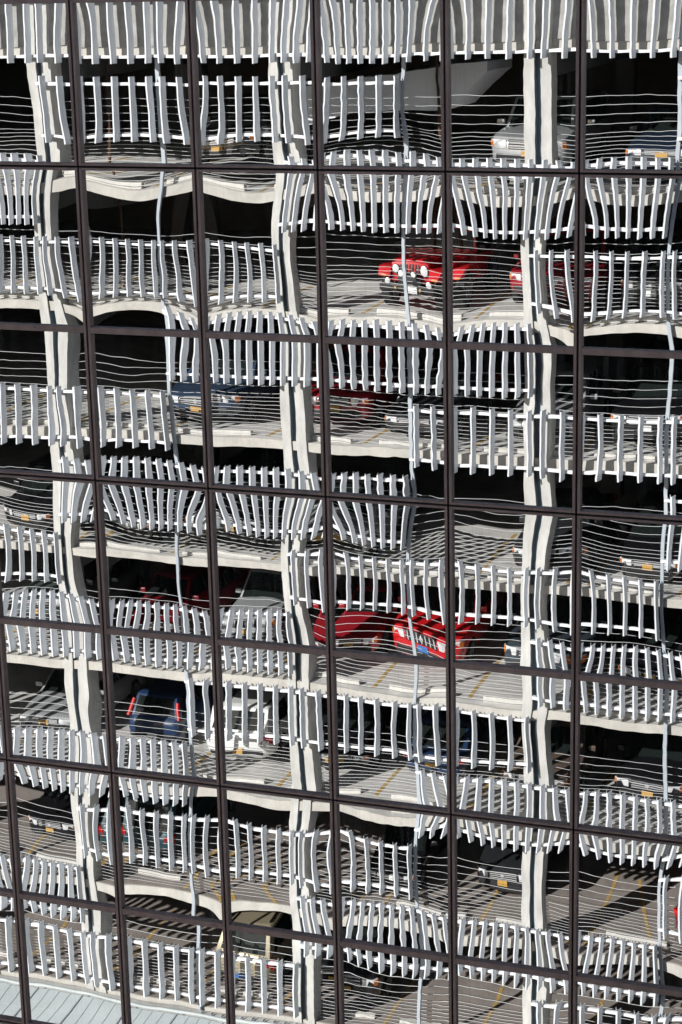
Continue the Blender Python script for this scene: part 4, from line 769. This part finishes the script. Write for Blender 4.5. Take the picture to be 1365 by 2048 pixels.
def car(kind, colour, k, x, depth, label, rear=False, style='horizontal', plate='plate', seats=True, rz=0.0, trim='black'):
    p = SPEC[kind]; hw = p['W'] / 2
    ywall = YC - depth
    root = empty('parked_car' if kind not in ('pickup', 'van') else ('pickup_truck' if kind == 'pickup' else 'parked_van'), (x, ywall if not rear else ywall - p['L'], st(k)), (math.pi if rear else 0.0) + rz)
    tag(root, label, {'pickup': 'pickup', 'van': 'van'}.get(kind, 'car'), 'cars parked nose to tail along the decks')
    pm = P_(colour)
    b = part('body', shared(('body', kind), lambda: body_me(kind)), root, pm)
    rf = part('roof', shared(('roof', kind), lambda: cabin_me(kind)), root, pm)
    lo, hi = cabin_corners(kind)
    g = M['carglass']
    part('windshield', shared(('ws', kind), lambda: panel_me('windshield', lo[1], lo[0], hi[0], hi[1], g, ins=(0.05, 0.05, 0.03, 0.05))), root)
    part('rear_window', shared(('rw', kind), lambda: panel_me('rear_window', lo[3], lo[2], hi[2], hi[3], g, ins=(0.08, 0.08, 0.10, 0.12))), root)
    for s, (a, c) in ((-1, (0, 3)), (1, (2, 1))):
        for q in range(2):
            i0, i1 = ((0.12, 0.53), (0.50, 0.10))[q]
            part('side_window', shared(('sw', kind, s, q), lambda: panel_me('side_window', lo[a], lo[c], hi[c], hi[a], g, ins=(i0, i1, 0.05, 0.10))), root)
    for name, key, fn, m_ in front_parts(kind, style) + rear_parts(kind):
        part(name, shared((key, trim) if name == 'bumper' else key, fn), b)
    for nm, yy, rr in (('number_plate', 0.035, 0), ('number_plate', -p['L'] - 0.035, math.pi)):
        pz = p['sb'] + 0.30 if yy > 0 else (p['tz'] - 0.30 if kind == 'saloon' else p['tz'] - 0.56)
        pl = part(nm, shared('plate', lambda: MB().box(-0.15, 0.15, -0.01, 0.01, -0.073, 0.073).mesh('number_plate', None, bevel=0.004, seg=1)), b, M[plate], (0, yy, pz), rr)
    for s in (-1, 1):
        part('mirror', shared('mirror', lambda: MB().box(-0.10, 0.10, -0.05, 0.06, -0.07, 0.07).mesh('mirror', None, bevel=0.03, seg=3, smooth=50)), root, pm, (s * (hw + 0.08), p['cy'] - 0.35, p['bt'] + 0.08))
    ty, ri = wheel_me(p['r'], 0.22)
    for s in (-1, 1):
        for wy in (p['wf'], p['wr']):
            w_ = empty('wheel', (s * (hw - 0.105), wy, p['r'])); w_.parent = root
            part('tyre', ty, w_); part('rim', ri, w_)
    if kind == 'suv' or kind == 'van':
        for s in (-1, 1):
            part('roof_rail', shared(('rr', kind), lambda: MB().box(-0.02, 0.02, p['rr'] + 0.2, p['rf'] - 0.3, p['H'] + 0.005, p['H'] + 0.045).mesh('roof_rail', M['black'], bevel=0.01, seg=1)), root, None, (s * hw * 0.66, 0, 0))
    return root

def offroad(k, x, depth, label):
    root = empty('parked_car', (x, YC - depth, st(k)))
    tag(root, label, 'car', 'cars parked nose to tail along the decks')
    red = P_('red')
    def o(name, mb, m, par=root, bevel=0.02, sm=40): return link(name, mb.mesh(name, m, bevel=bevel, seg=2, smooth=sm), None, par)
    b = o('body', MB().loft([[(-0.56, -0.10, 0.62), (0.56, -0.10, 0.62), (0.56, -0.10, 1.08), (-0.56, -0.10, 1.08)], [(-0.60, -0.6, 0.62), (0.60, -0.6, 0.62), (0.60, -0.6, 1.13), (-0.60, -0.6, 1.13)], [(-0.72, -1.45, 0.55), (0.72, -1.45, 0.55), (0.72, -1.45, 1.18), (-0.72, -1.45, 1.18)]])
          .box(-0.76, 0.76, -3.75, -1.452, 0.5, 1.12), red)
    o('hood', MB().loft([[(-0.52, -0.14, 1.082), (0.52, -0.14, 1.082), (0.46, -0.18, 1.15), (-0.46, -0.18, 1.15)], [(-0.68, -1.42, 1.18), (0.68, -1.42, 1.18), (0.60, -1.42, 1.25), (-0.60, -1.42, 1.25)]]), red, b)
    gm = MB()
    for q in range(7): gm.box(-0.27 + q * 0.09 - 0.024, -0.27 + q * 0.09 + 0.024, -0.099, -0.085, 0.72, 1.04)
    o('grille', gm, M['black'], b, 0.006)
    for s in (-1, 1):
        f = MB().loft([[(s * 0.57, 0.02, 0.74), (s * 0.92, 0.02, 0.74), (s * 0.92, 0.02, 0.80), (s * 0.57, 0.02, 0.80)], [(s * 0.57, -0.06, 0.90), (s * 0.94, -0.06, 0.90), (s * 0.94, -0.10, 0.97), (s * 0.57, -0.10, 0.97)], [(s * 0.59, -1.0, 0.93), (s * 0.94, -1.0, 0.93), (s * 0.94, -1.0, 1.0), (s * 0.59, -1.0, 1.0)], [(s * 0.7, -1.4, 0.55), (s * 0.94, -1.4, 0.55), (s * 0.94, -1.45, 0.58), (s * 0.7, -1.45, 0.6)]])
        o('fender', f, red, b)
        hl = o('headlight', MB().tube((s * 0.43, -0.10, 0.93), (s * 0.43, -0.055, 0.93), 0.105, 20), M['lamp'], b, 0.012)
        o('trim_ring', MB().tube((s * 0.43, -0.099, 0.93), (s * 0.43, -0.068, 0.93), 0.125, 20), M['black'], hl, 0.004)
        o('turn_signal', MB().box(s * 0.75 - 0.08, s * 0.75 + 0.08, 0.021, 0.05, 0.75, 0.80), M['amber'], b, 0.008)
        o('spot_lamp', MB().tube((s * 0.19, 0.10, 0.86), (s * 0.19, 0.21, 0.86), 0.07, 20), M['plate_white'], b, 0.012)
        o('fog_lamp', MB().tube((s * 0.60, 0.10, 0.66), (s * 0.60, 0.18, 0.66), 0.075, 16), M['lamp'], b, 0.01)
        o('tow_hook', MB().box(s * 0.36 - 0.03, s * 0.36 + 0.03, 0.19, 0.27, 0.50, 0.57), M['yellow'], b, 0.012)
        o('mirror', MB().box(s * 0.92 - 0.10, s * 0.92 + 0.10, -1.68, -1.6, 1.22, 1.40), M['black'])
    o('winch', MB().box(-0.34, 0.34, -0.08, 0.08, 0.605, 0.80).tube((-0.3, 0.0, 0.84), (0.3, 0.0, 0.84), 0.05, 10), M['black'], b)
    o('bumper', MB().box(-0.82, 0.82, 0.06, 0.19, 0.46, 0.60), M['black'], b)
    o('number_plate', MB().box(-0.03, 0.25, 0.191, 0.205, 0.44, 0.585), M['plate_white'], b, 0.004)
    wf = MB().box(-0.74, -0.66, -1.60, -1.52, 1.185, 1.78).box(0.66, 0.74, -1.60, -1.52, 1.185, 1.78).box(-0.655, 0.655, -1.60, -1.52, 1.70, 1.779).box(-0.655, 0.655, -1.60, -1.52, 1.186, 1.25)
    w = o('windshield_frame', wf, red)
    o('windshield', MB().box(-0.654, 0.654, -1.575, -1.56, 1.252, 1.698), M['carglass'], w, 0)
    o('soft_top', MB().loft([[(-0.72, -1.62, 1.13), (0.72, -1.62, 1.13), (0.70, -1.62, 1.82), (-0.70, -1.62, 1.82)], [(-0.74, -3.7, 1.13), (0.74, -3.7, 1.13), (0.66, -3.55, 1.80), (-0.66, -3.55, 1.80)]]), M['black'])
    ty, ri = wheel_me(0.42, 0.28)
    for s in (-1, 1):
        for wy in (-0.52, -2.95):
            q = empty('wheel', (s * 0.76, wy, 0.42)); q.parent = root
            part('tyre', ty, q); part('rim', ri, q)
    return root

car('suv', 'silver', 1, -12.3, 1.5, 'silver car nosing out behind the right column on the top open deck', plate='plate')
car('saloon', 'navy', 1, -9.2, 1.4, 'dark blue saloon with pale headlamps at the right of the top open deck')
car('suv', 'black', 1, -20.3, 1.6, 'black car in deep shade left of the middle column on the top open deck', plate='plate')
offroader = offroad(2, -15.02, 1.15, 'bright red off-road car with round headlamps and two white spot lamps')
offroader.scale = (1.0, 1.15, 1.08)
car('pickup', 'crimson', 2, -11.85, 1.3, 'crimson pickup half hidden by the right column, beside the red off-road car')
car('suv', 'black', 2, -9.25, 1.4, 'black car in shade at the right of the second deck, beside the crimson pickup', plate='plate_white')
car('suv', 'steel blue', 3, -20.75, 0.95, 'navy car with a chrome grille and an orange plate, left of the middle column')
car('suv', 'crimson', 3, -17.35, 1.5, 'dark red car with a red sunlit roof edge, right of the middle column')
car('saloon', 'dark grey', 3, -15.0, 0.95, 'dark grey saloon between the dark red car and the silver car on the third deck')
car('saloon', 'silver', 3, -11.9, 1.3, 'silver saloon behind the right column on the third deck')
car('suv', 'black', 3, -9.3, 1.3, 'black car with orange side lamps at the right of the third deck', plate='plate_white')
car('saloon', 'black', 4, -26.1, 0.95, 'black saloon with an orange number plate at the far left of the fourth deck')
car('saloon', 'dark grey', 4, -23.3, 0.9, 'dark saloon with a white number plate behind crowded fins on the fourth deck', plate='plate_white')
car('suv', 'black', 4, -20.4, 0.95, 'black car with an orange plate just left of the middle column, fourth deck')
car('saloon', 'silver', 4, -17.4, 0.95, 'silver saloon just right of the middle column on the fourth deck')
car('saloon', 'dark grey', 4, -11.75, 1.1, 'dark grey saloon showing one headlamp left of the right column, fourth deck')
car('saloon', 'black', 4, -9.15, 1.0, 'black saloon with a yellow number plate right of the right column, fourth deck')
car('suv', 'green grey', 5, -26.1, 1.7, 'greenish grey car behind fins at the far left of the fifth deck')
car('saloon', 'maroon', 5, -23.0, 1.7, 'dark red saloon behind crowded fins left of the middle post, fifth deck')
car('suv', 'silver', 5, -20.2, 1.6, 'silver car with clear windscreen left of the middle column, fifth deck', style='vertical')
car('saloon', 'crimson', 5, -17.35, 1.7, 'wine red saloon with bright lamps right beside the middle column, fifth deck')
big = car('suv', 'red', 5, -15.1, 1.75, 'bright red car with a wide black and chrome grille and blue plate', style='vertical', plate='plate_blue')
big.scale = (1.05, 1.0, 1.08)
car('suv', 'slate', 5, -12.05, 1.7, 'blue grey car with a round-cornered headlamp left of the right column, fifth deck')
car('saloon', 'black', 5, -9.3, 1.6, 'black car with much chrome right of the right column, fifth deck', style='vertical')
car('saloon', 'silver', 6, -26.25, 1.85, 'silver saloon with orange side lamps at the far left of the sixth deck')
car('hatch', 'blue', 6, -23.15, 1.9, 'dark blue hatchback parked tail out with tall red tail lamps', rear=True, plate='plate_white')
car('suv', 'white', 6, -20.25, 1.2, 'white car parked tail out with an orange number plate left of the middle column', rear=True)
car('saloon', 'black', 6, -17.65, 1.5, 'black saloon right of the middle column on the sixth deck')
car('saloon', 'blue', 6, -14.9, 1.6, 'blue saloon parked tail out with red tail lamps', rear=True)
car('saloon', 'brown', 6, -12.15, 1.6, 'brown saloon partly behind the right column on the sixth deck')
car('suv', 'black', 6, -9.3, 1.5, 'black car with wide bonnet at the right of the sixth deck')
car('suv', 'black', 7, -26.2, 1.5, 'black car with a broad chrome grille, far left of the seventh deck')
car('van', 'teal', 7, -23.4, 1.5, 'dark teal van parked tail out with small red lamps on the seventh deck', rear=True, plate='plate_white')
car('saloon', 'black', 7, -16.2, 1.5, 'black saloon with a pale plate behind wide fins on the seventh deck', plate='plate_white')
car('suv', 'dark grey', 7, -13.1, 2.1, 'dark grey car with clear headlamps and a bright orange plate above a long wheel stop')
car('saloon', 'maroon', 7, -7.45, 1.3, 'dark red saloon parked tail out at the right edge of the seventh deck', rear=True)
car('suv', 'tan', 8, -20.2, 1.0, 'tan car parked tail out beside the middle column foot, its roof striped by fin shadows', rear=True, plate='plate_blue')
car('pickup', 'black', 8, -17.5, 1.3, 'black truck front with orange lamps on the eighth deck right of the middle column')
